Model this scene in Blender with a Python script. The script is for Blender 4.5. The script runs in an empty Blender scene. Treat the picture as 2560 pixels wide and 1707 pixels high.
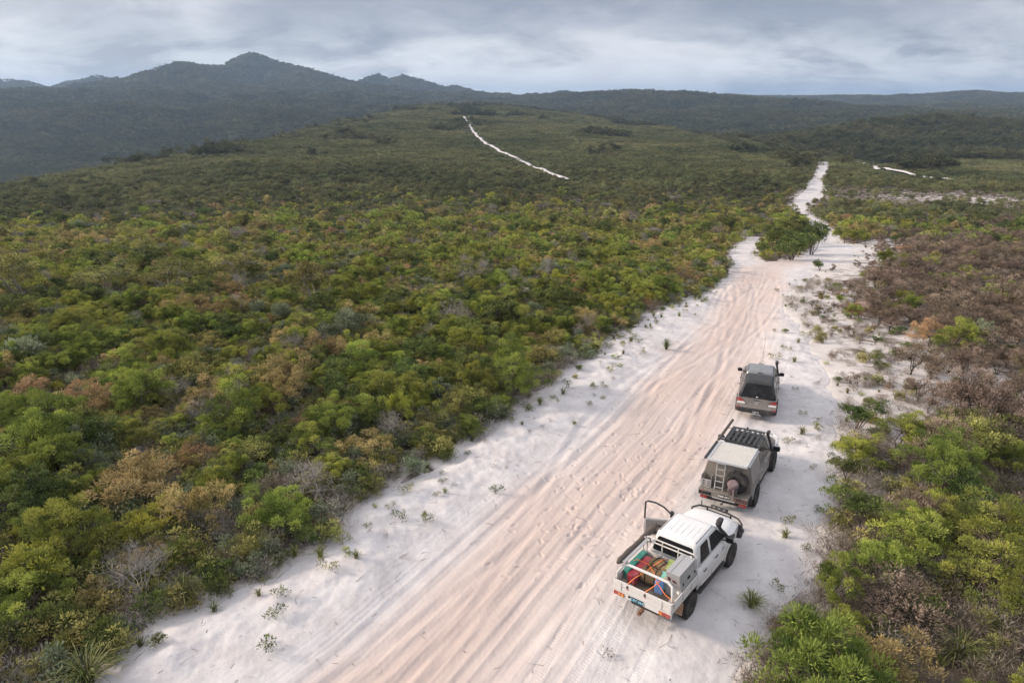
import bpy, math, random
import numpy as np
from mathutils import Vector, Matrix
R = math.radians
scene = bpy.context.scene
COL = scene.collection

# ------------------------------------------------------------------ camera
CAM_H, PITCH, FPX, SRC_W, SRC_H = 14.4, R(19.5), 1707.0, 2560, 1707
cam_data = bpy.data.cameras.new('camera')
cam_data.sensor_width = 36.0
cam_data.lens = 36.0 * FPX / SRC_W
cam_data.clip_start, cam_data.clip_end = 0.1, 60000
cam = bpy.data.objects.new('camera', cam_data)
COL.objects.link(cam)
cam.location = (0, 0, CAM_H)
cam.rotation_euler = (R(90) - PITCH, 0, 0)
scene.camera = cam

# ------------------------------------------------------------------ sun and sky
SUN_EL, SUN_AZ = R(25), R(-80)            # azimuth from +Y, negative = towards -X
sun_dir = Vector((math.sin(SUN_AZ) * math.cos(SUN_EL), math.cos(SUN_AZ) * math.cos(SUN_EL), math.sin(SUN_EL)))
sd_ = bpy.data.lights.new('sun', 'SUN')
sd_.energy, sd_.angle, sd_.color = 3.4, R(9.0), (1.0, 0.84, 0.66)
sun = bpy.data.objects.new('sun', sd_)
COL.objects.link(sun)
sun.rotation_euler = sun_dir.to_track_quat('Z', 'Y').to_euler()
sun.location = sun_dir * 300

world = bpy.data.worlds.new('World')
scene.world = world
world.use_nodes = True
nt = world.node_tree
nt.nodes.clear()
def wn(t, **k):
    n = nt.nodes.new(t)
    for a, b in k.items(): setattr(n, a, b)
    return n
L = lambda a, b: nt.links.new(a, b)
def wmath(op, a, b=None, c=None, clamp=False):
    n = wn('ShaderNodeMath', operation=op, use_clamp=clamp)
    for i, q in enumerate((a, b, c)):
        if q is None: continue
        if isinstance(q, (int, float)): n.inputs[i].default_value = q
        else: L(q, n.inputs[i])
    return n.outputs[0]
def wmix(f, a, b):
    n = wn('ShaderNodeMix', data_type='RGBA')
    if isinstance(f, (int, float)): n.inputs[0].default_value = f
    else: L(f, n.inputs[0])
    for i, q in ((6, a), (7, b)):
        if isinstance(q, tuple): n.inputs[i].default_value = (*q, 1)
        else: L(q, n.inputs[i])
    return n.outputs[2]
def wramp(f, *st):
    n = wn('ShaderNodeValToRGB'); e = n.color_ramp.elements
    while len(e) < len(st): e.new(0.5)
    for q, (p, c) in zip(e, st): q.position = p; q.color = (c, c, c, 1)
    L(f, n.inputs[0]); return n.outputs[0]
sky = wn('ShaderNodeTexSky', sky_type='NISHITA', sun_disc=False)
sky.sun_elevation, sky.sun_rotation = SUN_EL, SUN_AZ
sky_s = wn('ShaderNodeVectorMath', operation='SCALE'); L(sky.outputs[0], sky_s.inputs[0]); sky_s.inputs[3].default_value = 0.10
tc = wn('ShaderNodeTexCoord')
nrm = wn('ShaderNodeVectorMath', operation='NORMALIZE'); L(tc.outputs['Generated'], nrm.inputs[0])
sep = wn('ShaderNodeSeparateXYZ'); L(nrm.outputs[0], sep.inputs[0])
zc = wmath('MAXIMUM', sep.outputs[2], 0.0)
den = wmath('ADD', zc, 0.32)
comb = wn('ShaderNodeCombineXYZ')
L(wmath('DIVIDE', sep.outputs[0], den), comb.inputs[0]); L(wmath('DIVIDE', sep.outputs[1], den), comb.inputs[1])
def cnoise(scale, detail, rough, off, dist=0.0, sc=(1, 1, 1)):
    m = wn('ShaderNodeMapping'); m.inputs['Location'].default_value = off; m.inputs['Scale'].default_value = sc
    L(comb.outputs[0], m.inputs[0])
    n = wn('ShaderNodeTexNoise'); n.inputs['Scale'].default_value = scale; n.inputs['Detail'].default_value = detail
    n.inputs['Roughness'].default_value = rough; n.inputs['Distortion'].default_value = dist
    L(m.outputs[0], n.inputs['Vector']); return n.outputs[0]
SX, SY = 20.7, 6.1
n1 = cnoise(0.85, 4, 0.5, (SX, SY, 0), 0.3, (0.6, 1.0, 1))          # broad stratus rolls
n2 = cnoise(2.6, 7, 0.62, (7.4, 2.2, 0), 0.35, (0.85, 1.0, 1))        # ragged detail
n3 = cnoise(3.6, 6, 0.6, (1.4, 9.3, 0), 0.4, (0.75, 1.0, 1))         # breaks
shade = wmath('ADD', wmath('MULTIPLY', n1, 0.58), wmath('MULTIPLY', n2, 0.42))
shade = wramp(shade, (0.44, 0.0), (0.495, 0.38), (0.555, 1.0))
cloud = wmix(shade, (0.135, 0.17, 0.25), (0.66, 0.655, 0.70))
# the deck is thinner high up and towards the sun: it passes more light there
# seen edge-on low over the land the deck is thickest and its rolls are darkest
low = wramp(sep.outputs[2], (0.035, 0.0), (0.085, 1.0), (0.125, 1.0), (0.21, 0.0))
low = wmath('MULTIPLY', low, wramp(n1, (0.38, 1.0), (0.62, 0.15)))
cloud = wmix(wmath('MULTIPLY', low, 0.72), cloud, (0.15, 0.188, 0.27))
zen = wmath('POWER', wmath('SUBTRACT', 1.0, zc), 1.6)
cloud = wmix(zen, (0.80, 0.80, 0.85), cloud)
sdot = wn('ShaderNodeVectorMath', operation='DOT_PRODUCT'); L(nrm.outputs[0], sdot.inputs[0]); sdot.inputs[1].default_value = sun_dir
glow = wmath('POWER', wmath('MAXIMUM', sdot.outputs['Value'], 0.0), 4.5)
gl = wn('ShaderNodeVectorMath', operation='SCALE'); gl.inputs[0].default_value = (0.95, 0.86, 0.76); L(glow, gl.inputs[3])
cl2 = wn('ShaderNodeVectorMath', operation='ADD'); L(cloud, cl2.inputs[0]); L(gl.outputs[0], cl2.inputs[1])
# paler air under the deck at the horizon, and small breaks
strip = wramp(sep.outputs[2], (0.0, 1.0), (0.05, 0.8), (0.11, 0.0))
gaps = wmath('MULTIPLY', strip, wramp(n3, (0.40, 0.2), (0.58, 1.0)))
cover = wmath('SUBTRACT', 1.0, wmath('MULTIPLY', gaps, 0.8))
skyc = wmix(cover, (0.84, 0.87, 0.90), cl2.outputs[0])
skym = wmix(0.94, sky_s.outputs[0], skyc)
bg = wn('ShaderNodeBackground'); L(skym, bg.inputs[0]); bg.inputs[1].default_value = 1.0
wo = wn('ShaderNodeOutputWorld'); L(bg.outputs[0], wo.inputs[0])

vs = scene.view_settings
vs.view_transform, vs.look, vs.exposure, vs.gamma = 'Standard', 'None', 0.32, 1.0
vs.use_curve_mapping = False
cy = scene.cycles
cy.max_bounces, cy.diffuse_bounces, cy.glossy_bounces, cy.transmission_bounces, cy.transparent_max_bounces = 6, 2, 2, 3, 4
cy.volume_bounces = 0
cy.use_denoising = True
cy.use_adaptive_sampling = True
cy.adaptive_threshold = 0.02

# ------------------------------------------------------------------ noise (numpy)
_rs = np.random.RandomState(7)
_perm = np.concatenate([_rs.permutation(256)] * 3)
_gang = _rs.rand(256) * 2 * np.pi
_gx, _gy = np.cos(_gang), np.sin(_gang)
def perlin(x, y, seed=0):
    x = np.asarray(x, float) + seed * 37.17; y = np.asarray(y, float) + seed * 91.73
    xi = np.floor(x).astype(int); yi = np.floor(y).astype(int)
    xf = x - xi; yf = y - yi
    xi &= 255; yi &= 255
    u = xf * xf * xf * (xf * (xf * 6 - 15) + 10); v = yf * yf * yf * (yf * (yf * 6 - 15) + 10)
    def g(a, b, dx, dy):
        h = _perm[_perm[a & 255] + (b & 255)]
        return _gx[h] * dx + _gy[h] * dy
    n00 = g(xi, yi, xf, yf); n10 = g(xi + 1, yi, xf - 1, yf)
    n01 = g(xi, yi + 1, xf, yf - 1); n11 = g(xi + 1, yi + 1, xf - 1, yf - 1)
    return ((n00 * (1 - u) + n10 * u) * (1 - v) + (n01 * (1 - u) + n11 * u) * v) * 1.4
def fbm(x, y, seed=0, octaves=4, gain=0.5):
    a, f, s = 1.0, 1.0, 0
    for k in range(octaves):
        s = s + a * perlin(np.asarray(x) * f, np.asarray(y) * f, seed + k); a *= gain; f *= 2.03
    return s
def sstep(a, b, x):
    t = np.clip((np.asarray(x, float) - a) / (b - a), 0, 1); return t * t * (3 - 2 * t)

# ------------------------------------------------------------------ photo pixel -> place
# picture coordinates below are in a 2352-pixel-wide copy of the photograph
PS = SRC_W / 2352.0
_c, _s = math.cos(PITCH), math.sin(PITCH)
def pdir(dx, dy):
    u = (dx * PS - SRC_W / 2) / FPX; v = (SRC_H / 2 - dy * PS) / FPX
    return np.array([u, _c + v * _s, -_s + v * _c])
def at_depth(dx, dy, Y):
    d = pdir(dx, dy); t = Y / d[1]
    return np.array([d[0] * t, Y, CAM_H + d[2] * t])
# ------------------------------------------------------------------ terrain height
PROF_Y = np.array([-400, 16, 25, 35, 55, 90, 130, 180, 350, 600, 1200, 2500, 9000, 30000.])
PROF_Z = np.array([0, 0, -.15, -.4, -2.2, -6, -11, -15, -16, -20, -30, -38, -50, -60.])
hill_px = [(0, 470, 320), (250, 400, 310), (500, 342, 480), (750, 290, 760), (900, 256, 960), (1000, 244, 1050), (1150, 247, 1080),
           (1300, 262, 1050), (1500, 297, 900), (1620, 328, 760), (1760, 372, 520), (2000, 395, 440)]
HILL = np.array([at_depth(*q) for q in hill_px])
_o = np.argsort(HILL[:, 0]); HILL = HILL[_o]
def ridge(pts): return np.array([at_depth(*q) for q in pts])
RIDGES = [  # crest, width towards the viewer, roughness
    (ridge([(1085, 246, 2500), (1130, 234, 2400), (1230, 226, 2300), (1330, 216, 2200), (1450, 210, 2100), (1560, 214, 2000), (1700, 226, 2000), (1850, 240, 1950), (2050, 255, 1900), (2400, 262, 1900)]), 420, 8),
    (ridge([(1760, 358, 560), (1880, 318, 640), (1960, 296, 720), (2050, 279, 760), (2150, 272, 800), (2250, 279, 800), (2352, 292, 780), (2600, 300, 740)]), 150, 3),
    (ridge([(1500, 219, 7000), (1700, 219, 7000), (1850, 223, 7000), (1960, 221, 6500), (2100, 224, 6500), (2180, 219, 6000), (2250, 212, 6000), (2320, 216, 6000), (2500, 219, 6500), (2900, 222, 6500)]), 1500, 14),
    (ridge([(-500, 205, 5200), (-200, 190, 5200), (0, 184, 5200), (60, 188, 5200), (110, 205, 5200), (160, 189, 5400), (225, 175, 5400), (280, 190, 5400), (340, 200, 5400)]), 400, 26),
    (ridge([(200, 262, 3700), (290, 205, 3900), (360, 162, 4000), (415, 144, 4100), (470, 152, 4300), (530, 152, 4600), (580, 125, 4800), (625, 141, 4800), (680, 151, 4700), (740, 166, 4600), (800, 186, 4500), (840, 200, 4400)]), 480, 90),
    (ridge([(415, 144, 4100), (470, 190, 3600), (540, 235, 3100), (640, 275, 2700)]), 480, 24),
    (ridge([(680, 151, 4700), (700, 200, 4000), (760, 240, 3400), (840, 268, 2900)]), 520, 24),
    (ridge([(290, 205, 3900), (240, 250, 3300), (150, 300, 2600)]), 420, 24),
    (ridge([(800, 195, 5200), (835, 187, 5400), (870, 174, 5600), (892, 184, 5600), (925, 173, 5600), (975, 186, 5500), (1018, 204, 5500), (1048, 197, 5500), (1105, 229, 5300), (1150, 218, 5000), (1220, 223, 5000), (1290, 213, 5000), (1400, 219, 5000), (1500, 224, 5000)]), 330, 20),
    (ridge([(-400, 345, 1250), (-100, 350, 1400), (120, 338, 1650), (330, 312, 2000), (520, 296, 2300)]), 330, 9),
    (ridge([(-300, 300, 2100), (0, 300, 2200), (200, 285, 2600), (420, 270, 3000)]), 420, 12),
    (ridge([(925, 173, 5600), (900, 215, 4700), (960, 245, 3900)]), 400, 16),
]
def nearer(q, k):                       # same outline against the sky, less far away
    o_ = np.array([0, 0, CAM_H]); return (q - o_) * k + o_
RIDGES = [r_ if i_ in (0, 1, 9, 10) else (nearer(r_[0], .5), r_[1] * .5, r_[2]) if i_ == 2 else (nearer(r_[0], .6), r_[1] * .62, r_[2] * .7) for i_, r_ in enumerate(RIDGES)]
for _p, _w, _k, _r in ((RIDGES[4][0], 780, .46, 60), (RIDGES[3][0], 700, .30, 36), (RIDGES[8][0], 450, .22, 20)):   # broad shoulders below the crests
    RIDGES.append((_p * np.array([1, 1, _k]), _w, _r))
def seg_dist(x, y, pts):
    """distance to a polyline, height at the nearest point, arc length there, signed side"""
    best = np.full(x.shape, 1e18); zz = np.zeros(x.shape); ss = np.zeros(x.shape); sg = np.zeros(x.shape); acc = 0.0
    for a, b in zip(pts[:-1], pts[1:]):
        dx, dy = b[0] - a[0], b[1] - a[1]; l2 = dx * dx + dy * dy; ln = math.sqrt(l2)
        t = np.clip(((x - a[0]) * dx + (y - a[1]) * dy) / l2, 0, 1)
        ex = x - a[0] - t * dx; ey = y - a[1] - t * dy
        d = ex * ex + ey * ey; m = d < best
        best = np.where(m, d, best); ss = np.where(m, acc + t * ln, ss)
        if len(a) > 2: zz = np.where(m, a[2] + t * (b[2] - a[2]), zz)
        sg = np.where(m, np.sign(ex * dy - ey * dx), sg); acc += ln
    return np.sqrt(best), zz, ss, sg
def terrain(x, y):
    x = np.asarray(x, float); y = np.asarray(y, float); shp = np.broadcast(x, y).shape
    x = np.broadcast_to(x, shp).ravel().copy(); y = np.broadcast_to(y, shp).ravel().copy()
    z = np.interp(y, PROF_Y, PROF_Z)
    far = y > 150
    if far.any():
        X, Y, Z = x[far], y[far], z[far]
        cy_, cz_ = np.interp(X, HILL[:, 0], HILL[:, 1]), np.interp(X, HILL[:, 0], HILL[:, 2])
        edge = sstep(-900, -500, X)
        t = np.clip((Y - 200) / np.maximum(cy_ - 200, 60), 0, 1)
        face = -15.2 + (cz_ + 15.2) * (0.35 * t + 0.65 * t ** 2.2) - 3.0 * np.sin(np.pi * t)
        wh = sstep(250, 60, X - 330) * sstep(170, 230, Y)
        beyond = Y - cy_
        back = cz_ - 38 * sstep(0, 420, beyond) * sstep(420, 60, X) - 14 * sstep(0, 300, beyond)
        hz = np.where(beyond > 0, np.minimum(back, cz_), face)
        hz = hz + (Z - hz) * sstep(600, 1500, beyond)
        Z = Z * (1 - wh) + hz * wh
        for pts, w, rough in RIDGES:
            near = Y > pts[:, 1].min() - 7 * w
            if not near.any(): continue
            xn, yn = X[near], Y[near]
            bz = np.minimum(Z[near], -20)
            warp = 1 + 0.35 * fbm(xn / w * 1.6, yn / w * 1.6, 11, 3)
            fold = (rough if w > 155 else 0) * (np.abs(fbm(xn / w * 2.9 + .5 * yn / w, yn / w * 1.3, 5, 4)) - 0.3)
            fade = sstep(.42, .78, yn / pts[:, 1].min())          # nothing of a far range reaches the near slopes
            best = np.full(xn.shape, -1e9); kk = np.zeros(xn.shape); dm = np.full(xn.shape, 1e9)
            for i_ in range(len(pts) - 1):                       # the highest of the crest's lengths, so that no step is left between them
                d, zr, _, _ = seg_dist(xn, yn, pts[i_:i_ + 2])
                k = fade * np.exp(-(np.maximum(d * warp, 0) / w) ** 1.12)
                best = np.maximum(best, bz + (zr - bz) * k); kk = np.maximum(kk, k); dm = np.minimum(dm, d)
            zz = best - fold * sstep(0, w * 0.4, dm) * sstep(0.03, 0.45, kk)
            Z[near] = np.maximum(Z[near], zz)
        Z = Z + 7 * fbm(X / 300, Y / 300, 33, 3) * sstep(900, 1500, Y) * sstep(9000, 5000, Y)
        Z = Z + 2.6 * fbm(X / 110, Y / 110, 3, 3) * sstep(160, 260, Y) * sstep(3000, 900, Y)
        z[far] = Z
    r = np.hypot(x, y)
    z = z + 0.10 * fbm(x / 5.5, y / 5.5, 21, 3) * sstep(12, 20, r) + 0.5 * fbm(x / 32, y / 32, 23, 2) * sstep(35, 80, r)
    return z.reshape(shp)
def tz(x, y): return float(terrain(np.array([x]), np.array([y]))[0])
def ground_at(dx, dy, tmax=1500):
    """march the ray of a picture point to the terrain"""
    d = pdir(dx, dy); t = np.concatenate([np.linspace(8, 60, 400), np.geomspace(60.2, tmax, 900)])
    P = d[None] * t[:, None]; below = CAM_H + P[:, 2] < terrain(P[:, 0], P[:, 1])
    if not below.any(): i = len(t) - 1
    else: i = int(np.argmax(below))
    return np.array([P[i, 0], P[i, 1], CAM_H + P[i, 2]])

# ------------------------------------------------------------------ where the sand lies
def G(pts): return np.array([ground_at(*q)[:2] for q in pts])
left_px = [(-250, 1950), (60, 1640), (215, 1568), (345, 1425), (480, 1385), (560, 1352), (640, 1332), (745, 1250), (800, 1172), (870, 1128), (1040, 1062), (1090, 1012), (1150, 962),
           (1240, 902), (1310, 852), (1400, 792), (1470, 733), (1560, 694), (1640, 668), (1685, 625)]
right_px = [(1660, 1950), (1690, 1640), (1705, 1568), (1765, 1460), (1830, 1380), (1870, 1260), (1890, 1180), (1925, 1060), (1925, 980), (1895, 850), (1850, 760), (1800, 705), (1835, 655), (1885, 618)]
SAND_POLYS = [np.concatenate([G(left_px), G([(1695, 600), (1760, 603), (1830, 602)]), G(right_px)[::-1]]),
              G([(1735, 604), (1800, 600), (1850, 590), (1876, 566), (1900, 556), (1950, 560), (1990, 574), (1945, 592), (1890, 618), (1800, 640)])]
SAND_STRIPS = [(G([(1725, 615), (1700, 592), (1702, 575), (1722, 560), (1745, 548)]), 1.5),
               (G([(1905, 565), (1900, 545), (1885, 525), (1868, 508), (1850, 494), (1826, 484)]), 1.7),
               (G([(1820, 488), (1848, 463), (1868, 440), (1882, 408), (1892, 378), (1897, 360)]), 2.5),
               (G([(1848, 463), (1862, 458), (1872, 452)]), 2.0),
               (G([(1890, 362), (1905, 362), (1916, 362)]), 2.5)]
CENTER = G([(700, 1800), (950, 1568), (1150, 1350), (1350, 1130), (1500, 980), (1620, 830), (1690, 730), (1722, 660), (1735, 620), (1800, 600)])
def poly_sd(x, y, poly):
    ring = np.concatenate([poly, poly[:1]])
    d = seg_dist(x, y, ring)[0]
    ins = np.zeros(x.shape, bool)
    for (x0, y0), (x1, y1) in zip(ring[:-1], ring[1:]):
        c = ((y0 > y) != (y1 > y))
        if y1 != y0: ins ^= c & (x < (x1 - x0) * (y - y0) / (y1 - y0) + x0)
    return np.where(ins, d, -d)
def sand_sd(x, y):
    """signed distance into the sand, positive inside"""
    x = np.asarray(x, float); y = np.asarray(y, float)
    s = np.full(x.shape, -50.0)
    n = (y > 2) & (y < 150)
    if n.any():
        for p in SAND_POLYS: s[n] = np.maximum(s[n], poly_sd(x[n], y[n], p))
    for p, w in SAND_STRIPS:
        m = (y > p[:, 1].min() - 40) & (y < p[:, 1].max() + 40) & (x > p[:, 0].min() - 40) & (x < p[:, 0].max() + 40)
        if m.any(): s[m] = np.maximum(s[m], w - seg_dist(x[m], y[m], p)[0])
    return s + (0.45 * fbm(x / 2.2, y / 2.2, 41, 3) + 0.6 * perlin(x / 6, y / 6, 44)) * np.clip(np.hypot(x, y) / 30, .5, 1.2) * sstep(230, 110, y).clip(.35, 1)
rng = np.random.RandomState(11)
# tyre lines: offset across the track (m), wobble, width, depth
RUTS = []
for c0 in (-2.5, -1.9, -1.2, -.75, .1, .85, 1.35, 2.1, 3.1, 4.2):
    RUTS.append((c0, rng.uniform(.12, .4), rng.uniform(26, 60), rng.uniform(0, 6.3), rng.uniform(.09, .16), rng.uniform(.025, .065) * (1.0 if -2.8 < c0 < 2 else .45)))
for c0 in (-1.9, -1.2, -.3, .4, 1.2, 1.9, 2.6):
    RUTS.append((c0, rng.uniform(.8, 1.6), rng.uniform(34, 62), rng.uniform(0, 6.3), rng.uniform(.13, .18), rng.uniform(.03, .06)))
TREADS = [(3.3, .25, 40, .5), (4.7, .3, 36, .5), (2.7, .5, 30, 2.), (4.15, .45, 33, 2.)]
FEET = []
for k in range(130):
    a = rng.rand() ** 0.8
    base = CENTER[3] * (1 - a) + CENTER[5] * a if rng.rand() < .35 else CENTER[2] * (1 - a) + CENTER[4] * a
    FEET.append((base[0] + rng.normal(0.6, 1.5), base[1] + rng.normal(0, 1.5), rng.uniform(0, 6.3)))
for k in range(60):
    FEET.append((rng.uniform(1.0, 5.5), rng.uniform(18.5, 25), rng.uniform(0, 6.3)))
def sand_height(x, y, sd):
    d, _, s, side = seg_dist(x, y, CENTER); t = d * side
    near = sstep(110, 60, y)
    z = -0.17 * sstep(4.2, 1.6, np.abs(t + 0.2)) * near                          # worn bed
    bank = sstep(0.0, 1.0, sd) * sstep(4.0, 1.2, sd)
    z = z + bank * (0.12 + 0.085 * fbm(x / 1.5, y / 1.5, 51, 3)) * np.where(t < 0, 1.25, .55) * near
    lumps = fbm(x / .42, y / .42, 61, 3) * 0.014 * sstep(1.5, 4.5, np.abs(t)) + fbm(x / .16, y / .16, 67, 2) * 0.004
    z = z + lumps * near + 0.03 * fbm(x / 2.3, y / 2.3, 71, 3) * near
    z = z + near * .010 * fbm(t / .16, s / 6.0, 73, 2) * sstep(4.6, 2.5, np.abs(t))          # fine drag lines
    sw = 0.30 * perlin(s / 15, t * .0 + 3, 77)
    for c0, wob, lam, ph, w, dep in RUTS:
        ti = t - c0 - wob * np.sin(s / lam * 6.283 + ph) - sw
        act = 0.5 + 0.5 * sstep(-.35, .35, perlin(s / 14 + c0 * 7.1, ti * 0 + c0, 81))
        z = z + near * act * dep * .48 * (-np.exp(-(ti / w) ** 2) + .55 * np.exp(-((np.abs(ti) - 2.1 * w) / (.75 * w)) ** 2))
    for c0, wob, lam, ph in TREADS:
        ti = t - c0 - wob * np.sin(s / lam * 6.283 + ph)
        band = sstep(.17, .13, np.abs(ti)) * near
        z = z - band * (.009 + .0045 * np.sign(np.sin(s * 6.283 / .11 + np.sign(ti) * 1.2 + np.abs(ti) * 8)) * sstep(45, 25, y))
    for fx, fy, fa in FEET:
        m = (np.abs(x - fx) < .45) & (np.abs(y - fy) < .45)
        if m.any():
            ca, sa = math.cos(fa), math.sin(fa); px, py = x[m] - fx, y[m] - fy
            q = ((px * ca + py * sa) / .13) ** 2 + ((-px * sa + py * ca) / .065) ** 2
            z[m] = z[m] - (.035) * np.exp(-q) + .008 * np.exp(-(np.sqrt(q) - 1.5) ** 2 / .15)
    return z
def surf(x, y):
    """height of whatever one stands on: sand where there is sand, else the ground"""
    x = np.atleast_1d(np.asarray(x, float)); y = np.atleast_1d(np.asarray(y, float))
    z = terrain(x, y); sd = sand_sd(x, y); ins = sd > 0
    if ins.any(): z[ins] += sand_height(x[ins], y[ins], sd[ins])
    return z

# ------------------------------------------------------------------ materials
def new_mat(name):
    m = bpy.data.materials.new(name); m.use_nodes = True
    t = m.node_tree; t.nodes.clear()
    o = t.nodes.new('ShaderNodeOutputMaterial'); return m, t, o
def N(t, kind, **k):
    n = t.nodes.new(kind)
    for a, b in k.items():
        if a.startswith('i_'):
            n.inputs[a[2:].replace('_', ' ')].default_value = b
        else: setattr(n, a, b)
    return n
def mixc(t, f, a, b, mode='MIX'):
    n = t.nodes.new('ShaderNodeMix'); n.data_type = 'RGBA'; n.blend_type = mode
    for i, q in ((0, f), (6, a), (7, b)):
        if isinstance(q, tuple): n.inputs[i].default_value = (*q, 1)
        elif isinstance(q, (int, float)): n.inputs[i].default_value = q
        else: t.links.new(q, n.inputs[i])
    return n.outputs[2]
def ramp(t, f, *st):
    n = t.nodes.new('ShaderNodeValToRGB'); e = n.color_ramp.elements
    while len(e) < len(st): e.new(.5)
    for q, (p, c) in zip(e, st):
        q.position = p; q.color = (*c, 1) if isinstance(c, tuple) else (c, c, c, 1)
    t.links.new(f, n.inputs[0]); return n.outputs[0]
def noise_n(t, scale, detail=4, rough=.55, vec=None, dist=0.0):
    n = N(t, 'ShaderNodeTexNoise', i_Scale=scale, i_Detail=detail, i_Roughness=rough, i_Distortion=dist)
    if vec is not None: t.links.new(vec, n.inputs['Vector'])
    return n.outputs[0]
def pos(t): return N(t, 'ShaderNodeNewGeometry').outputs['Position']
def attr(t, name): return N(t, 'ShaderNodeAttribute', attribute_name=name).outputs['Fac']
def bump(t, h, strength=.3, dist=.05):
    b = N(t, 'ShaderNodeBump', i_Strength=strength, i_Distance=dist); t.links.new(h, b.inputs['Height']); return b.outputs[0]
def principled(t, o, color, rough=.8, normal=None, metallic=0.0, spec=.3):
    p = N(t, 'ShaderNodeBsdfPrincipled')
    if isinstance(color, tuple): p.inputs['Base Color'].default_value = (*color, 1)
    else: t.links.new(color, p.inputs['Base Color'])
    if isinstance(rough, (int, float)): p.inputs['Roughness'].default_value = rough
    else: t.links.new(rough, p.inputs['Roughness'])
    p.inputs['Metallic'].default_value = metallic; p.inputs['Specular IOR Level'].default_value = spec
    if normal is not None: t.links.new(normal, p.inputs['Normal'])
    t.links.new(p.outputs[0], o.inputs[0]); return p

m_sand, t, o = new_mat('white sand')
P = pos(t)
sn = noise_n(t, 0.9, 6, .6, P)
white = mixc(t, ramp(t, sn, (.35, 0), (.65, 1)), (.50, .472, .48), (.61, .588, .595))
pink = mixc(t, noise_n(t, .5, 4, .6, P), (.48, .39, .36), (.54, .45, .415))
c = mixc(t, attr(t, 'worn'), white, pink)
specks = ramp(t, noise_n(t, 16, 3, .7, P), (.63, 0), (.70, 1))
mask = ramp(t, noise_n(t, .55, 4, .6, P), (.36, .15), (.60, .9))
sm = N(t, 'ShaderNodeMath', operation='MULTIPLY'); t.links.new(specks, sm.inputs[0]); t.links.new(mask, sm.inputs[1])
s2 = N(t, 'ShaderNodeMath', operation='MULTIPLY'); t.links.new(sm.outputs[0], s2.inputs[0]); t.links.new(attr(t, 'litter'), s2.inputs[1])
c = mixc(t, s2.outputs[0], c, (.20, .155, .13))
principled(t, o, c, .95, bump(t, noise_n(t, 22, 5, .65, P), .35, .02), spec=.1)

m_ground, t, o = new_mat('heath soil')
P = pos(t)
litter = mixc(t, noise_n(t, 3.0, 6, .7, P), (.05, .041, .034), (.19, .148, .118))
sandc = mixc(t, noise_n(t, 1.1, 5, .6, P), (.42, .38, .36), (.68, .64, .63))
sd = N(t, 'ShaderNodeMath', operation='ADD'); t.links.new(attr(t, 'sandy'), sd.inputs[0]); t.links.new(noise_n(t, .55, 7, .68, P, .6), sd.inputs[1])
patch = ramp(t, sd.outputs[0], (.86, 0), (.99, 1))
c = mixc(t, patch, litter, sandc)
farc = mixc(t, noise_n(t, .02, 6, .6, P), (.030, .040, .018), (.060, .066, .028))
c = mixc(t, attr(t, 'far'), c, farc)
principled(t, o, c, .95, bump(t, noise_n(t, 9, 5, .7, P), .6, .05), spec=.1)

# ------------------------------------------------------------------ mesh helpers
def mesh_from(name, verts, faces, mats, mat_idx=None, smooth=False, attrs=None):
    """verts Nx3; faces: array (M,4) or (M,3) or list of lists"""
    me = bpy.data.meshes.new(name)
    verts = np.asarray(verts, np.float32)
    if isinstance(faces, np.ndarray):
        M, k = faces.shape
        me.vertices.add(len(verts)); me.vertices.foreach_set('co', verts.ravel())
        me.loops.add(M * k); me.loops.foreach_set('vertex_index', faces.astype(np.int32).ravel())
        me.polygons.add(M)
        me.polygons.foreach_set('loop_start', np.arange(0, M * k, k, dtype=np.int32))
        me.polygons.foreach_set('loop_total', np.full(M, k, np.int32))
        me.update(calc_edges=True)
    else:
        me.from_pydata(verts.tolist(), [], faces)
    for m in mats: me.materials.append(m)
    if mat_idx is not None: me.polygons.foreach_set('material_index', np.asarray(mat_idx, np.int32))
    me.polygons.foreach_set('use_smooth', np.full(len(me.polygons), bool(smooth)))
    for k, a in (attrs or {}).items():
        at = me.attributes.new(k, 'FLOAT', 'POINT'); at.data.foreach_set('value', np.asarray(a, np.float32))
    me.update()
    return me
def obj(name, data, parent=None, loc=None, rot=None, **props):
    o = bpy.data.objects.new(name, data); COL.objects.link(o)
    if parent is not None: o.parent = parent
    if loc is not None: o.location = loc
    if rot is not None: o.rotation_euler = rot
    for k, v in props.items(): o[k] = v
    return o
def polar(az, r):
    A, Rr = np.meshgrid(az, r, indexing='ij')
    X, Y = Rr * np.sin(A), Rr * np.cos(A)
    return X.ravel(), Y.ravel(), len(az), len(r)
def grid_faces(na, nr):
    i = np.arange(na - 1)[:, None] * nr + np.arange(nr - 1)[None]
    return np.stack([i, i + nr, i + nr + 1, i + 1], -1).reshape(-1, 4)[:, ::-1]

# the ground sheet, finest where it is near, reaching the horizon
az = np.concatenate([np.linspace(-1.5, -.86, 24, endpoint=False), np.linspace(-.86, .86, 470), np.linspace(.88, 1.5, 24)])
rr = np.concatenate([[.5, 3], np.geomspace(6, 260, 200, endpoint=False), np.geomspace(260, 1300, 120, endpoint=False), np.geomspace(1300, 3700, 210, endpoint=False), np.geomspace(3700, 7500, 36, endpoint=False), np.geomspace(7500, 13500, 10)])
gx, gy, na, nr = polar(az, rr)
gzv = terrain(gx, gy)
gsd = np.full(gx.shape, -50.0); _n = (gy < 480); gsd[_n] = sand_sd(gx[_n], gy[_n])
gz_ = gzv - 0.45 * sstep(-.15, 1.0, gsd) * np.where(gy > 150, 2.0, 1.0)
ct, _, cs_, cside = seg_dist(gx, gy, CENTER); ct = ct * cside
right = sstep(1.0, 3.0, ct) * (gy < 130)
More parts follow.
